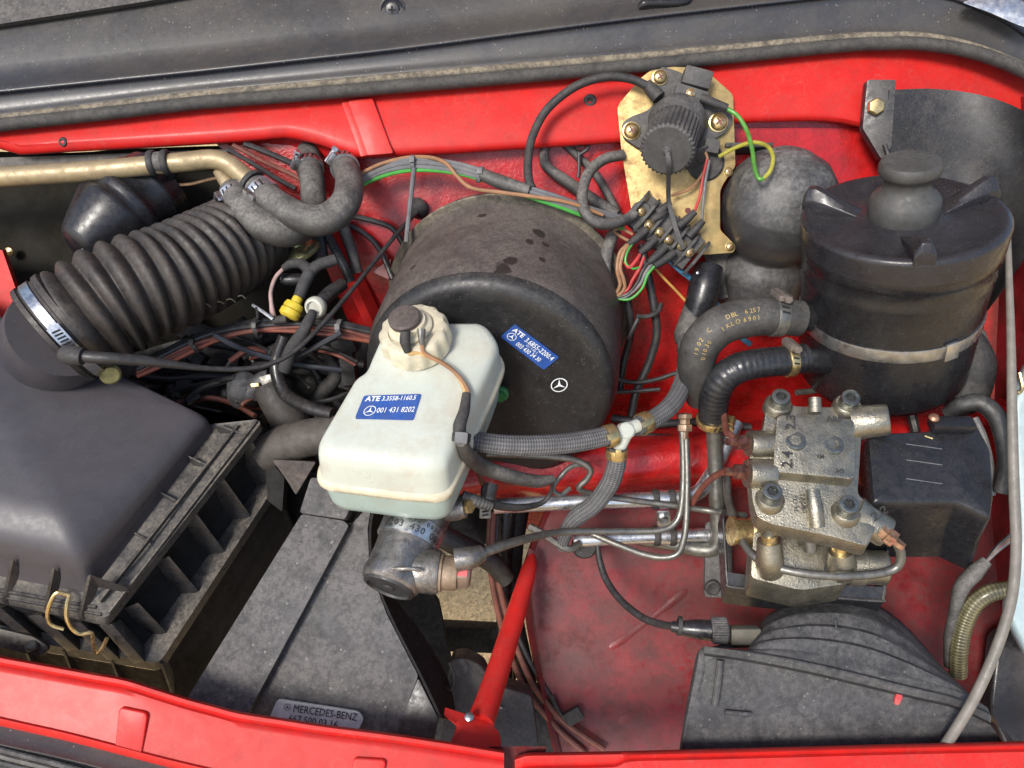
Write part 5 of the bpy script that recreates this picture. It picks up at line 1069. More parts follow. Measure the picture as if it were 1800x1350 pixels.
# plug and lead
lp = thing('headlamp_plug', 'black plug with knurled collar entering the headlamp housing', 'plug', P(1250, 1112, 0))
build(M().tube(PL([(1180, 1101, -10), (1200, 1104, -6), (1225, 1106, -2), (1250, 1108, 2)]), [9, 13, 17, 18], 18, 4), 'boot', PLAST_CLEAN, lp)
build(M().lathe(P(1250, 1108, 2), Vector((1, .02, .1)), [(19, 0), (22, 3), (22, 26), (19, 29), (14, 29)], 120, fn=lambda a, r, t, j: r + (1.0*math.sin(a*30) if j in (1, 2) else 0)), 'knurled_collar', PLAST_DUSTY, lp)
build(M().box(P(1308, 1116, 0), Vector((26, 0, 0)), Vector((0, 14, 0)), Vector((0, 0, 14))), 'holder', mk('olive_plastic', (.12, .115, .09), .6, dust=.4), lp, bevel=3)
build(M().lathe(P(1194, 1100, -8), Vector((1, -.1, .1)), [(14, -3), (17, -3), (17, 4), (14, 4)], 16, capa=False, capb=False), 'seal_ring', RUBBER, lp)
wire('headlamp_lead', [(1050, 955, -200), (1054, 985, -190), (1066, 1020, -170), (1092, 1056, -130), (1130, 1086, -80), (1164, 1098, -34), (1184, 1101, -10)], [5, 6.5, 7, 7, 7, 7, 7], W_BLACK, 'black lead curving over the red floor to the headlamp plug', 'cable', n=12)
# ---------------------------------------------------------------- right edge
wt_ = thing('washer_bottle', 'pale blue-grey washer bottle cut off by the right edge', 'bottle', P(1830, 1140, -60))
wsp = [(1800, 642), (1780, 690), (1772, 740), (1780, 850), (1784, 940), (1776, 1010), (1764, 1060), (1770, 1090), (1800, 1150)]
rows = [[P(x+90, y, 10) for x, y in wsp], [P(x+24, y, 14) for x, y in wsp], [P(x+7, y, 6) for x, y in wsp], [P(x, y, -14) for x, y in wsp], [P(x-2, y, -60) for x, y in wsp], [P(x+8, y, -180) for x, y in wsp]]
build(M().sheet(rows, 5, 3), 'body', WASH, wt_, angle=70)
build(M().tube(PL([(1792, 655, 12), (1797, 680, 16), (1792, 690, 18), (1788, 688, 18)]), 3.5, 8, 4), 'wire_clip', BRASS_S, wt_)
wire('bonnet_cable', [(1772, 420, -40), (1774, 500, -10), (1777, 600, 20), (1779, 720, 45), (1782, 850, 65), (1786, 960, 85), (1780, 1040, 100), (1764, 1105, 110), (1735, 1180, 116), (1700, 1250, 112), (1652, 1325, 96)], [5, 6, 7, 8, 8.5, 8.5, 8.5, 8.5, 8.5, 8.5, 8.5], mk('grey_cable_sheath', (.17, .155, .135), .5, var=.2, dust=.2, dcol=(.2, .18, .15)), 'long grey bonnet cable hanging down the right side', 'cable', n=14)
wire('clear_hose', [(1772, 1036, -20), (1740, 1042, -24), (1712, 1062, -34), (1694, 1100, -50), (1686, 1140, -60), (1684, 1185, -80)], 16, BRAID_CLEAR, 'clear braided hose bending down beside the headlamp', 'hose', n=18)
cb_ = thing('sleeved_cable', 'black sleeved cable dropping beside the clear braided hose', 'cable', P(1676, 1180, -100))
build(M().tube(PL([(1735, 985, -20), (1712, 1008, -26), (1690, 1034, -34), (1676, 1080, -50), (1668, 1120, -66), (1668, 1170, -90)]), [10, 15, 14, 9, 9, 9], 14, 6), 'sleeve', HOSE, cb_)
for k, mt in enumerate((W_GREY, W_MAROON, W_BLACK)): pwire('core', [(1732, 988, -18), (1756, 966-k*4, -10), (1790, 940-k*6, -6)], 3.4, mt, cb_)
solo(M().prism(roundpoly(PL([(1755, 1120, -200), (1800, 1100, -200), (1900, 1100, -180), (1900, 1360, -150), (1790, 1360, -150), (1740, 1250, -190)]), 20), Vector((0, 0, -40))), 'added_dark_liner', PLAST_CLEAN, 'black liner added to darken the lower right corner behind the headlamp', 'liner', bevel=8, seg=3)  # black shape added where the corner should read dark
# dark bits behind the canister
dk = thing('pressure_switch', 'dark rubber elbow and switch below the canister at the right', 'switch', P(1680, 720, -160))
build(M().tube(PL([(1660, 570, -150), (1700, 600, -160), (1712, 640, -160), (1700, 690, -150), (1680, 715, -140)]), [26, 30, 40, 40, 26], 22, 5), 'boot', RUBBER, dk)
build(M().tube(PL([(1705, 560, -200), (1724, 600, -200), (1730, 640, -200)]), 14, 14, 4), 'hose', HOSE, dk)
build(M().lathe(P(1717, 557, -170), (0, .3, 1), [(9, 0), (9, 6), (5, 9), (.5, 9)], 14), 'bolt', STEEL, dk)
wire('switch_cable', [(1664, 728, -60), (1690, 712, -40), (1722, 708, -26), (1750, 730, -16), (1764, 770, -10), (1768, 820, -10), (1758, 866, -14)], [12, 15, 16, 16, 15, 14, 13], HOSE_DARK, 'fat black cable arching over the black cover corner', 'cable', n=16)
wire('flat_strap', [(1712, 735, -60), (1728, 770, -50), (1740, 820, -50), (1742, 870, -50)], 8, W_GREY, 'grey cable under the arching black one', 'cable', n=10)
wire('rail_cable', [(1400, 690, -150), (1440, 686, -170), (1470, 678, -200)], 6, PIPE, 'brake line glimpsed between canister and cast block', 'brake line')
wire('rail_cable', [(1588, 690, -190), (1600, 720, -180), (1610, 760, -170)], 10, W_BLACK, 'short black hose behind the cast block', 'hose')
# ---------------------------------------------------------------- radiator cowling, lower middle
rc = thing('radiator_cowling', 'dusty grey plastic radiator cowling sloping to the crossmember', 'cowling', P(520, 1250, -40))
CW = mk('dust_caked_cowling', (.042, .041, .042), .62, var=.3, vscale=40, dust=.9, dcol=(.145, .135, .13), dscale=30, bump=.4, bscale=320, specks=.9, scol=(.25, .235, .22), sscale=110, grime=.55, gcol=(.034, .032, .031), gscale=24, marks=.5, mcol=(.21, .20, .19), mscale=100)
build(M().prism(roundpoly(PL([(532, 902, -70), (606, 914, -62), (615, 922, -60), (438, 1252, 14), (325, 1235, 4)]), 6), Vector((0, -14, -40)), Vector((0, 0, 8))), 'side_strip', CW, rc, bevel=4)
build(M().prism(roundpoly(PL([(548, 838, -70), (590, 842, -66), (628, 868, -60), (608, 912, -50), (528, 900, -58)]), 6), Vector((0, -20, -60)), Vector((0, 0, 8))), 'upper_block', CW, rc, bevel=5)
build(M().prism(roundpoly(PL([(654, 882, -78), (646, 930, -66), (650, 1000, -50), (680, 1080, -34), (735, 1188, -14), (694, 1300, 8), (432, 1262, 0), (618, 922, -74)]), 5), Vector((0, -10, -30))), 'main_panel', CW, rc, bevel=3)
sidew = [PL([(656, 884, -80), (648, 930, -68), (652, 1000, -52), (682, 1080, -36), (737, 1188, -16), (772, 1262, 0)]), PL([(668, 900, -180), (664, 960, -180), (690, 1050, -170), (735, 1110, -150), (782, 1190, -130), (800, 1270, -110)])]
build(M().sheet(sidew, 3, 3, 5, Vector((1, 0, 0))), 'side_wall', SKIRT, rc)
build(M().prism(roundpoly(PL([(735, 1192, -14), (770, 1262, 0), (760, 1316, 10), (692, 1300, 8)]), 4), Vector((0, -6, -26))), 'corner_panel', PLAST, rc, bevel=3)
lab = PL([(488, 1228, 10), (630, 1250, 12), (640, 1262, 12), (622, 1300, 18), (470, 1272, 16)])
build(M().prism(roundpoly([p + Vector((0, 0, 2)) for p in lab], 8), Vector((0, 0, -4))), 'paper_label', PAPER, rc)
lx = P(628, 1255, 18)-P(496, 1236, 18); ly_ = Vector((.18, 1, 0))
ox = Vector((0, 0, 1.5))
text('MERCEDES-BENZ', P(514, 1251, 16.5), lx, ly_, 18.5, INK_DARK, rc, squeeze=.80)
text('667 500 03 16', P(506, 1268, 18), lx, ly_, 18.5, INK_DARK, rc, squeeze=.80)
text('00288 7180', P(498, 1285, 20), lx, ly_, 18.5, INK_DARK, rc, squeeze=.80)
star(P(505, 1243, 16.5), lx, ly_, 6, INK_DARK, rc)
# crossbar, uprights and hose; the flat black sheets are added to darken the gaps
ub = thing('chassis_parts', 'black chassis crossbar, uprights and added dark sheets framing the gravel gap', 'chassis', P(830, 1130, -420))
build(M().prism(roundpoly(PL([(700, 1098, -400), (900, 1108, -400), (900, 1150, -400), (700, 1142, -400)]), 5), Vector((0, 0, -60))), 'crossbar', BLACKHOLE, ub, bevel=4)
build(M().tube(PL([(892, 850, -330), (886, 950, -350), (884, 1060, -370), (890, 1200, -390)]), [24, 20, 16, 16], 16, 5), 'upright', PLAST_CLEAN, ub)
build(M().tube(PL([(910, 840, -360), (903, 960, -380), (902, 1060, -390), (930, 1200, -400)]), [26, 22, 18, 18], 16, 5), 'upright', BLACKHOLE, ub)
build(M().prism(PL([(640, 780, -420), (980, 780, -420), (965, 880, -420), (930, 900, -420), (900, 930, -420), (850, 958, -420), (760, 950, -420), (640, 990, -420)]), Vector((0, 0, -30))), 'upper_dark_fill', BLACKHOLE, ub)
build(M().prism(PL([(900, 880, -440), (930, 900, -440), (915, 990, -440), (905, 1250, -440), (890, 1250, -440), (885, 1000, -440)]), Vector((0, 0, -20))), 'side_dark_fill', BLACKHOLE, ub)
build(M().prism(PL([(640, 940, -300), (700, 960, -300), (770, 1060, -300), (800, 1200, -300), (640, 1200, -300)]), Vector((0, 0, -30))), 'left_dark_fill', BLACKHOLE, ub)
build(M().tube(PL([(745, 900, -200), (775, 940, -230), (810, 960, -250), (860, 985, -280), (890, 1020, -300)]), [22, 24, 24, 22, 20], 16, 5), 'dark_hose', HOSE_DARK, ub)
build(M().prism(PL([(690, 1205, -360), (1000, 1205, -360), (1010, 1380, -340), (690, 1380, -340)]), Vector((0, 0, -20))), 'lower_dark_fill', BLACKHOLE, ub)
build(M().prism(PL([(470, 830, -260), (640, 830, -260), (640, 1000, -240), (470, 1000, -240)]), Vector((0, 0, -20))), 'rear_dark_fill', BLACKHOLE, ub)
sb = thing('lower_bracket', 'dark moulded bracket with a hex bolt beside the red strut foot', 'bracket', P(860, 1310, -160))
build(M().prism(roundpoly(PL([(792, 1158, -190), (820, 1155, -190), (850, 1172, -190), (862, 1200, -190), (935, 1222, -180), (948, 1320, -160), (770, 1320, -150)]), 12), Vector((0, 0, -60))), 'body', PLAST, sb, bevel=8, seg=3)
build(M().hexbolt(P(874, 1243, -186), Vector((0, -.2, 1)), 14, 12), 'bolt', IRON, sb)
wire('wire_loop', [(790, 1165, -120), (798, 1190, -110), (792, 1212, -106), (784, 1208, -110)], 3, W_BLACK, 'thin black wire loop in front of the dark bracket', 'wire')
lm = thing('red_cable_pair', 'pair of dull red cables running along the wing floor edge', 'cables', P(1040, 1310, -240))
pwire('cable', [(868, 900, -280), (866, 960, -280), (880, 1040, -290), (905, 1130, -296), (935, 1200, -284), (965, 1240, -266), (1000, 1275, -252), (1062, 1318, -236)], 6.5, W_MAROON, lm, 10)
pwire('cable', [(862, 900, -286), (860, 975, -286), (870, 1050, -296), (890, 1130, -304), (920, 1205, -292), (955, 1252, -272), (990, 1290, -258), (1030, 1325, -246)], 6.5, W_MAROON, lm, 10)
pwire('cable', [(874, 905, -284), (873, 990, -290), (896, 1080, -300), (930, 1160, -292), (968, 1225, -272), (985, 1262, -256)], 5, W_BLACK, lm, 10)
pwire('cable_tie', [(970, 1222, -256), (980, 1245, -248), (992, 1262, -242), (1002, 1272, -240)], 4, W_BLACK, lm, 8)
build(M().box(P(1008, 1258, -240), Vector((16, 10, 0)), Vector((-8, 12, 0)), Vector((0, 0, 8))), 'tie_mount', RUBBER, lm, bevel=4)
# ---------------------------------------------------------------- engine below the bellows
en = thing('engine', 'oily dark engine deep in the bay below the bellows', 'engine', P(430, 860, -480))
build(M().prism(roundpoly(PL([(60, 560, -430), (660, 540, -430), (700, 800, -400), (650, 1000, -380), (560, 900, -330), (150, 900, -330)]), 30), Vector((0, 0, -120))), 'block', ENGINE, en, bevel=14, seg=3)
random.seed(11)
for k in range(70):
    x = random.uniform(200, 640); y = random.uniform(560, 790); w = -320 + random.uniform(-50, 60)
    if random.random() < .5:
        d = Vector((random.uniform(-1, 1), random.uniform(-1, 1), random.uniform(-.2, .8)))
        r = random.uniform(10, 26)
        build(M().lathe(P(x, y, w), d, [(r*.8, -r), (r, -r*.8), (r, r*.5), (r*.6, r*.7), (r*.6, r*1.3), (r*.4, r*1.4)], random.choice((6, 14, 16))), 'casting_boss', ENGINE, en)
    else:
        a = random.uniform(0, 3.14); q1 = Vector((math.cos(a), math.sin(a), 0)); q2 = Vector((-math.sin(a), math.cos(a), .3))
        build(M().box(P(x, y, w), q1*random.uniform(14, 50), q2*random.uniform(8, 22), CAMW*random.uniform(8, 20)), 'casting_rib', ENGINE, en, bevel=4)
for pts, r in (([(230, 660, -250), (300, 668, -260), (360, 662, -270), (420, 665, -290)], 9), ([(560, 620, -260), (590, 660, -260), (560, 700, -250), (575, 740, -240)], 16), ([(480, 640, -280), (540, 650, -280), (620, 650, -290)], 12), ([(350, 600, -280), (420, 612, -270), (520, 632, -270), (640, 640, -280)], 9), ([(600, 600, -290), (560, 660, -290), (600, 720, -280)], 10), ([(500, 655, -270), (520, 640, -262), (545, 645, -262), (560, 665, -268)], 7)):
    build(M().tube(PL(pts), r, 14, 6), 'coolant_line', RUBBER if r > 9 else W_BLACK, en)
random.seed(5)
for k in range(16):
    x = random.uniform(260, 560); y = random.uniform(600, 720); pts = [(x, y, -200)]
    for q in range(4):
        x += random.uniform(20, 60)*random.choice((1, 1, -.5)); y += random.uniform(-28, 28); pts.append((x, y, random.uniform(-250, -190)))
    build(M().tube(PL(pts), random.uniform(3, 6.5), 8, 6), 'engine_lead', random.choice((W_BLACK, W_BLACK, RUBBER, TAPE, W_MAROON)), en)
th = thing('thermostat_housing', 'grey cast thermostat housing with a dark hose, mid left', 'housing', P(440, 710, -260))
GC = mk('grey_casting', (.17, .17, .175), .5, .5, var=.35, vscale=40, grime=.6, gcol=(.04, .037, .035), bump=.3)
build(M().lathe(P(430, 678, -210), Vector((.3, .5, .8)), [(34, -40), (34, 0), (30, 8), (20, 22), (.5, 26)], 28), 'dome', GC, th)
build(M().tube(PL([(435, 690, -210), (460, 672, -200), (474, 668, -200)]), [22, 20, 22], 18, 4), 'outlet', GC, th)
build(M().box(P(472, 668, -180), Vector((14, 4, 0)), Vector((-4, 10, 0)), Vector((0, 0, 6))), 'clamp_screw', STEEL_DULL, th, bevel=2)
build(M().box(P(449, 677, -172), Vector((8, 1, 0)), Vector((-1, 4, 0)), Vector((0, 0, 4))), 'brass_tag', BRASS_S, th, bevel=1)
build(M().tube(PL([(474, 676, -200), (486, 700, -200), (504, 730, -205), (516, 765, -215), (500, 800, -230)]), [34, 36, 38, 38, 36], 24, 6), 'hose', mk('dark_brown_hose', (.045, .040, .036), .6, var=.3, dust=.4, dcol=(.09, .08, .07), bump=.3), th)
wire('bent_wire', [(398, 645, -215), (408, 632, -210), (425, 624, -208), (440, 628, -208), (446, 640, -206)], 3.2, STEEL_DULL, 'bent bare steel wire above the thermostat housing', 'wire')
solo(M().tube(PL([(462, 800, -130), (500, 780, -120), (540, 770, -110), (600, 760, -110)]), [34, 36, 36, 34], 24, 5), 'radiator_hose', mk('brown_hose', (.060, .052, .045), .6, var=.3, dust=.45, dcol=(.11, .095, .08), bump=.3), 'fat brown-black hose below the left corner of the white bottle', 'hose')
solo(M().tube(PL([(500, 590, -150), (486, 640, -160), (500, 690, -150), (540, 715, -120), (585, 728, -100)]), [12, 14, 14, 13, 12], 16, 7), 'vacuum_hose', mk('gloss_black_hose', (.015, .015, .017), .25, var=.2, dust=.15), 'glossy black hose sweeping in behind the white bottle', 'hose')
solo(M().prism(roundpoly(PL([(478, 808, -90), (555, 812, -90), (520, 870, -80), (505, 845, -84)]), 4), Vector((0, 0, -16))), 'brown_wedge', mk('brown_plate', (.030, .022, .020), .7, var=.3, dust=.3), 'small brown plate wedged beside the radiator cowling', 'plate')
solo(M().prism(roundpoly(PL([(466, 798, -110), (500, 840, -110), (496, 900, -110), (470, 880, -110)]), 4), Vector((0, 0, -30))), 'dark_bracket', SKIRT, 'dark bracket behind the air filter flange corner', 'bracket', bevel=3)
solo(M().lathe(P(193, 655, 0), Vector((.5, -.3, .8)), [(16, -10), (18, 0), (18, 12), (14, 16), (.5, 16)], 20), 'sensor_nut', mk('olive_brass', (.22, .20, .09), .45, .6, var=.3), 'olive brass fitting behind the air filter neck', 'fitting')
# ---------------------------------------------------------------- harness across the engine
hr = thing('engine_harness', 'bundle of black and dull red wires curving under the bellows', 'wiring', P(450, 600, -200))
base = [(240, 650, -60), (300, 618, -90), (350, 594, -110), (400, 580, -125), (450, 573, -140), (520, 570, -150), (590, 572, -160), (650, 584, -175)]
for k, (dy, dw, mt, r) in enumerate(((-6, 0, W_BLACK, 5), (-1, 4, W_BLACK, 5.5), (-9, -6, W_BLACK, 5), (4, -2, W_BLACK, 5), (10, 2, W_MAROON, 4.6), (14, -3, W_MAROON, 4.6), (18, 0, mk('wire_rust', (.24, .06, .035), .5, var=.2, dust=.2), 4.6), (2, -8, W_GREY, 4))):
    pts = [(x, y + dy*(.7+.3*math.sin(i*1.3+k)), w+dw) for i, (x, y, w) in enumerate(base)]
    pwire('wire', pts, r, mt, hr, 8, 6)
def bundle_tie(par, x, y, w, ax, r, tail=None, mt=W_BLACK):
    t_ = build(M().lathe(P(x, y, w), ax, [(r-1, -4), (r+1.2, -4), (r+1.2, 4), (r-1, 4)], 24, capa=False, capb=False), 'cable_tie', mt, par)
    build(M().box(P(x, y-2, w) + CAMW*(r+2), Vector((5, 0, 0)), Vector((0, 6, 0)), Vector((0, 0, 5))), 'tie_head', mt, t_, bevel=1.5)
    if tail: build(M().tube(PL(tail), 2.5, 6, 4), 'tie_tail', mt, t_)
bundle_tie(hr, 343, 604, -108, Vector((.9, .4, 0)), 17); bundle_tie(hr, 453, 576, -140, Vector((1, .05, 0)), 20, [(453, 560, -118), (452, 548, -116), (450, 540, -116)])
bundle_tie(hr, 547, 574, -152, Vector((1, 0, 0)), 18); bundle_tie(hr, 597, 578, -160, Vector((1, -.1, 0)), 18, None, W_GREY)
for pts, lb in (([(375, 588, -90), (410, 606, -110), (450, 622, -140), (520, 640, -170), (600, 650, -190)], 'blue-black wire branching down from the engine harness'), ([(500, 640, -170), (545, 615, -150), (590, 590, -140), (600, 584, -138)], 'blue-black wire rising to the pale cable tie')):
    wire('branch_wire', pts, 5.5, mk('wire_blueblack', (.02, .024, .034), .4, var=.2, dust=.2, dcol=(.1, .1, .1)), lb, 'wire')
# throttle cable
tc_ = thing('throttle_cable', 'slim black throttle cable sweeping from air filter to firewall', 'cable', P(450, 645, -60))
build(M().tube(PL([(128, 624, 130), (165, 628, 128), (200, 630, 122), (250, 634, 104), (300, 640, 80), (370, 648, 40), (430, 648, 10), (475, 640, -10), (520, 616, -30), (565, 572, -60), (610, 520, -110), (655, 464, -170), (700, 408, -230), (730, 376, -270)]), [10, 10, 9.5, 9, 7, 4.5, 4.5, 4.5, 4.5, 4.5, 4.5, 4.5, 4.5, 4.5], 12, 7), 'sheath', W_BLACK, tc_)
build(M().tube(PL([(118, 624, 118), (124, 624, 130), (146, 627, 131)]), [15, 17, 14], 16, 4), 'end_boot', RUBBER, tc_)
solo(M().lathe(P(735, 366, -296), Vector((-.4, -.5, .8)), [(22, -4), (24, 0), (22, 6), (14, 14), (10, 22), (.5, 22)], 22), 'firewall_grommet', RUBBER, 'black grommet where the throttle cable enters the firewall', 'grommet')
for pts, r, lb in (([(620, 380, -280), (655, 388, -284), (690, 402, -290), (715, 440, -300)], 6, 'upper black cable on the red firewall beside the booster'), ([(605, 392, -290), (640, 410, -300), (668, 440, -310), (690, 490, -310)], 6, 'lower black cable on the red firewall beside the booster')):
    wire('firewall_cable', pts, r, W_BLACK, lb, 'cable', n=10)
# ---------------------------------------------------------------- connectors near the vacuum valve
vv = thing('vacuum_valve', 'olive-gold vacuum capsule under the coolant hoses', 'valve', P(525, 460, -240))
build(M().lathe(P(528, 440, -215), Vector((-.45, .75, .5)), [(40, -12), (43, -6), (43, -2), (40, 2), (26, 8), (12, 12), (10, 26), (.5, 27)], 34), 'capsule', mk('olive_zinc', (.36, .36, .20), .32, .75, var=.2), vv)
build(M().tube(PL([(560, 410, -230), (562, 440, -226), (566, 470, -224)]), [15, 16, 18], 16, 4), 'rear_hose', W_BLACK, vv)
yc = thing('yellow_connector', 'yellow plastic vacuum connector above the engine harness', 'connector', P(512, 556, -140))
YA = (P(505, 562, -120) - P(530, 515, -130)).normalized(); yo = P(524, 524, -130)
build(M().lathe(yo, YA, [(9, -2), (10, 0), (10, 10), (17, 12), (19, 18), (19, 24), (16, 25), (20, 27), (20, 38), (15, 42), (8, 43)], 26), 'body', YEL, yc)
build(M().tube(PL([(526, 522, -132), (534, 500, -134), (543, 482, -136), (545, 474, -138)]), [11, 12, 12, 9], 14, 5), 'upper_hose', TAPE, yc)
build(M().tube(PL([(505, 560, -122), (495, 562, -124), (484, 564, -130)]), 9, 12, 4), 'lower_hose', RUBBER, yc)
cn = thing('taped_branch', 'cloth-taped Y-branch of hose above the yellow connector', 'hose', P(545, 480, -140))
build(M().tube(PL([(545, 478, -140), (560, 466, -142), (590, 456, -150)]), [12, 11, 11], 14, 5), 'right_arm', TAPE, cn)
build(M().tube(PL([(545, 476, -140), (530, 464, -140), (512, 464, -140), (497, 472, -140)]), [12, 10, 9, 6], 14, 5), 'left_arm', TAPE, cn)
wire('pale_wire', [(498, 472, -140), (484, 488, -138), (476, 512, -136), (477, 534, -136), (480, 556, -138)], [3.6, 3.8, 3.8, 4, 6], W_PINK, 'pale pink striped wire curving down beside the bellows', 'wire', n=10)
wc_ = thing('white_connector', 'round off-white sensor plug with black cable, mid left', 'connector', P(550, 560, -120))
wo = P(553, 541, -118); WA_ = Vector((-.25, -.35, .9)).normalized()
build(M().lathe(wo, WA_, [(19, -14), (21, -8), (21, 0), (18, 5), (14, 6), (12, 0), (.5, 0)], 30), 'flange', WHITEP, wc_)
build(M().tube(PL([(550, 548, -112), (545, 560, -104), (532, 585, -104), (512, 615, -120), (500, 650, -140)]), [8, 10, 12, 13, 13], 14, 6), 'cable', TAPE, wc_)
build(M().tube(PL([(564, 532, -140), (580, 515, -160), (602, 500, -190)]), [14, 14, 13], 14, 4), 'rear_hose', W_BLACK, wc_)
solo(M().tube(PL([(496, 492, -170), (520, 492, -170), (545, 492, -176)]), 13, 16, 3), 'black_solenoid', PLAST_CLEAN, 'short black cylinder behind the pale pink wire', 'solenoid')
solo(M().tube(PL([(444, 536, -120), (462, 548, -118), (480, 561, -118)]), 3.5, 8, 3), 'bare_rod', ALU, 'short bright metal rod left of the yellow connector', 'rod')
wire('corrugated_sleeve', [(572, 405, -225), (590, 440, -225), (606, 470, -232), (616, 494, -245)], 10, mk('corrugated_sleeve', (.03, .034, .042), .35, var=.2, weave=(1, 220)), 'blue-black corrugated sleeve along the firewall edge', 'sleeve', n=14)
wire('taped_hose', [(604, 400, -260), (618, 440, -262), (628, 480, -270)], 12, HOSE, 'dusty hose behind the corrugated sleeve', 'hose', n=12)
# ---------------------------------------------------------------- heater pipes and hoses, upper left
hp = solo(M().tube(PL([(-430, 345, -120), (-80, 316, -130), (0, 311, -132), (140, 302, -136), (260, 291, -140), (330, 284, -142), (372, 280, -144), (402, 288, -144), (432, 312, -140), (462, 338, -134), (490, 360, -130)]), [19, 19, 19, 19, 18.5, 18.5, 18.5, 18.5, 18.5, 18.5, 18], 24, 7), 'heater_pipe', TANPIPE, 'long ochre metal pipe entering from the left edge', 'pipe')
pc2 = thing('pipe_clip', 'black rubber double ring clip around the ochre pipe', 'clip', P(280, 310, -140))
for dx in (-12, 12): build(M().lathe(P(281+dx, 286-dx*.06, -140), Vector((1, .1, 0)), [(17, -6), (23, -6), (25, -2), (25, 3), (23, 6), (17, 6)], 28, capa=False, capb=False), 'ring', RUBBER, pc2)
build(M().lathe(P(281, 286, -140), Vector((1, .1, 0)), [(18, -8), (21, -8), (21, 8), (18, 8)], 28, capa=False, capb=False), 'band', HOSE, pc2)
build(M().tube(PL([(290, 290, -150), (310, 296, -170), (300, 312, -190)]), 7, 10, 4), 'bracket', BLACKHOLE, pc2)
solo(M().tube(PL([(386, 300, -165), (400, 322, -158), (420, 348, -152)]), [13, 15, 16], 18, 4), 'heater_stub', TANPIPE, 'short ochre pipe stub tucked behind the long pipe', 'pipe')
ha = thing('heater_hose', 'grey U-bent heater hose clamped to the ochre pipe', 'hose', P(540, 410, -140))
hap = [(452, 331, -126), (480, 354, -100), (520, 378, -80), (558, 388, -78), (590, 376, -88), (610, 350, -110), (614, 318, -160), (607, 296, -215), (600, 272, -285)]
build(M().tube(PL(hap), [27, 27, 28, 29, 29, 28, 27, 27, 27], 28, 7), 'hose', HOSE, ha)
clamp(ha, P(462, 339, -118), P(480, 354, -128)-P(446, 326, -138), 28, 26, ALU, STEEL, Vector((-.4, -.6, .7)), sl=30)
clamp(ha, P(606, 293, -222), P(600, 272, -285)-P(607, 296, -215), 28, 20, STEEL, STEEL, Vector((-.5, .1, .85)), sl=26)
build(M().lathe(P(443, 323, -138), P(480, 354, -128)-P(446, 326, -138), [(22, -6), (29, -5), (29, 4), (24, 6)], 28), 'end_lip', RUBBER, ha)
hosetext('o  1010 830 03 96  DBL', list(reversed(hap)), 28, .55, 70, 9, RUBBER_TAN, ha)
hb_ = thing('heater_hose', 'second grey heater hose looping below the first', 'hose', P(490, 420, -170))
hbp = [(408, 334, -140), (426, 362, -112), (456, 392, -96), (500, 406, -104), (534, 396, -140), (550, 366, -180), (550, 330, -200), (546, 300, -225), (542, 262, -290)]
build(M().tube(PL(hbp), [25, 28, 31, 31, 28, 26, 25, 25, 24], 28, 7), 'hose', HOSE, hb_)
clamp(hb_, P(412, 342, -134), P(426, 362, -150)-P(402, 325, -158), 27, 20, ALU, STEEL, Vector((-.7, -.5, .5)), sl=28)
clamp(hb_, P(545, 294, -232), P(542, 262, -290)-P(546, 300, -225), 26, 22, STEEL, STEEL, Vector((-.8, .1, .6)), sl=28)
wire('heater_wire', [(245, 318, -210), (285, 324, -205), (330, 324, -205), (365, 316, -200), (392, 310, -190)], 3, mk('wire_copper', (.42, .25, .12), .45, var=.2), 'thin copper-coloured wire under the ochre pipe', 'wire')
for k, (pts, r, mt, lb) in enumerate((([(400, 262, -225), (440, 285, -220), (480, 310, -215), (520, 332, -215)], 5, W_BLACK, 'black wire running down below the cowl toward the hoses'), ([(410, 255, -235), (460, 282, -230), (510, 305, -228), (535, 320, -225)], 4.5, W_MAROON, 'maroon wire running down below the cowl toward the hoses'), ([(430, 252, -240), (480, 272, -236), (520, 290, -232)], 6, W_BLACK, 'thicker black wire just under the cowl edge'))):
    wire('cowl_wire', pts, r, mt, lb, 'wire')
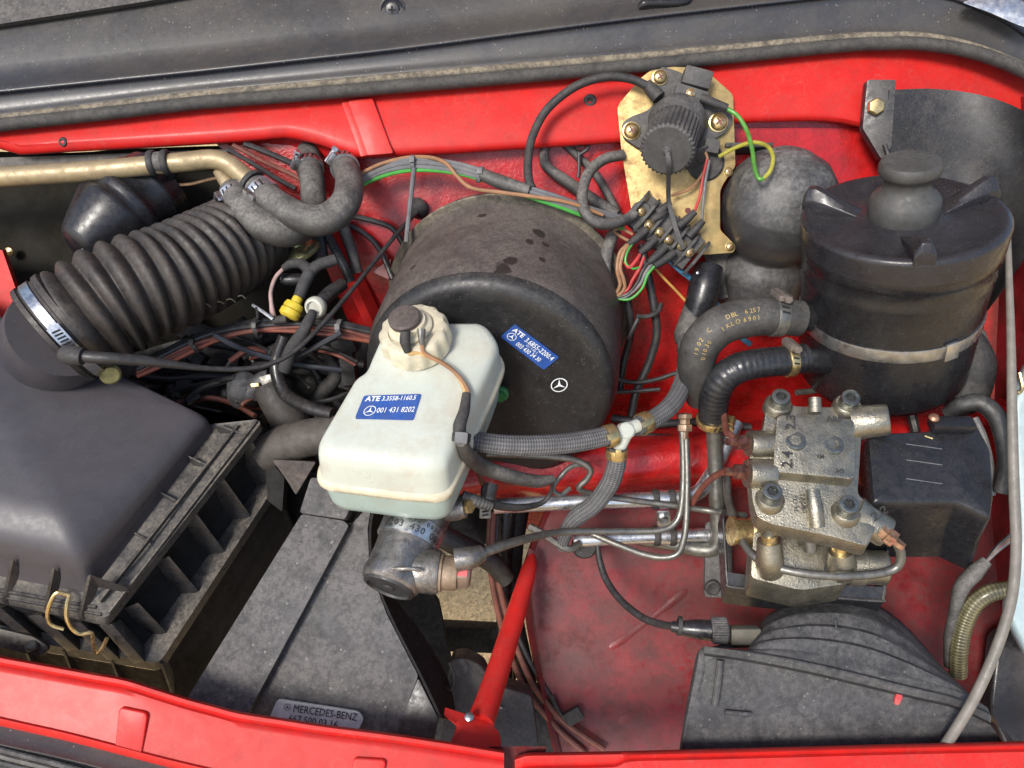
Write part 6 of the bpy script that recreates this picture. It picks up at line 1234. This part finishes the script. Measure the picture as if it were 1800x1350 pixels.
# ---------------------------------------------------------------- dome canister
dc = thing('blower_cap', 'black dome-ended plastic canister below the ochre pipe', 'canister', P(180, 460, -180))
da, db = P(268, 335, -240), P(146, 428, -150); DA = (db-da).normalized(); dl = (db-da).length
build(M().lathe(da, DA, [(78, -20), (82, 6), (86, 12), (86, 20), (82, 24), (84, dl*.34), (91, dl*.37), (92, dl*.42), (86, dl*.46), (84, dl*.52), (88, dl*.55), (86, dl*.60), (76, dl*.72), (62, dl*.88), (48, dl*1.02), (40, dl*1.07), (24, dl*1.10), (.5, dl*1.11)], 56), 'shell', PLAST_CLEAN, dc, angle=60)
build(M().box(P(265, 432, -215), Vector((18, 6, 0)), Vector((-8, 22, 0)), Vector((0, 0, 10))), 'lug', PLAST_CLEAN, dc, bevel=5)
build(M().lathe(P(146, 440, -94), DA, [(5, 0), (4, 2), (.5, 2.4)], 10), 'moulded_mark', PLAST, dc)
solo(M().tube(PL([(330, 428, -200), (308, 442, -190), (286, 462, -180)]), [24, 26, 26], 18, 4), 'grey_duct_stub', HOSE, 'dusty grey hose stub above the bellows', 'hose')
# ---------------------------------------------------------------- harness along the firewall top
fh = thing('firewall_harness', 'bundle of grey and green wires arching over the booster', 'wiring', P(860, 310, -215))
fb = [(630, 318, -220), (670, 298, -214), (712, 287, -200), (760, 287, -185), (810, 296, -165), (860, 312, -150), (920, 334, -142), (980, 352, -142), (1040, 372, -158), (1096, 388, -190)]
for k, (dy, dw, mt, r) in enumerate(((-6, 2, W_GREY, 5), (0, 5, W_GREY, 5), (6, 2, W_GREY, 4.6), (11, 0, W_GREEN, 4), (3, -4, W_BLACK, 5), (-2, -4, mk('wire_teal', (.05, .12, .13), .45, var=.2, dust=.2), 4.4))):
    pwire('wire', [(x, y + dy*(1 - .25*math.sin(i*.9+k)), w + dw) for i, (x, y, w) in enumerate(fb)], r, mt, fh, 8, 6)
pwire('brown_wire', [(632, 306, -212), (670, 288, -204), (715, 277, -198), (758, 277, -176), (785, 288, -160), (802, 308, -150), (828, 330, -138), (880, 338, -130), (940, 346, -128), (1000, 356, -132), (1060, 378, -150)], 3.8, W_BROWN, fh, 8, 6)
pwire('outer_sleeve', [(846, 306, -146), (880, 320, -140), (930, 336, -136)], [12, 14, 12], HOSE, fh, 14)
bundle_tie(fh, 726, 287, -196, Vector((1, 0, 0)), 15, [(728, 296, -186), (724, 340, -206), (719, 380, -220), (714, 420, -226)], W_GREY)
bundle_tie(fh, 844, 307, -152, Vector((.9, -.3, 0)), 15, None, W_GREY)
pwire('tie_strap', [(728, 294, -188), (723, 340, -208), (718, 385, -222), (714, 425, -228)], 5, W_GREY, fh)
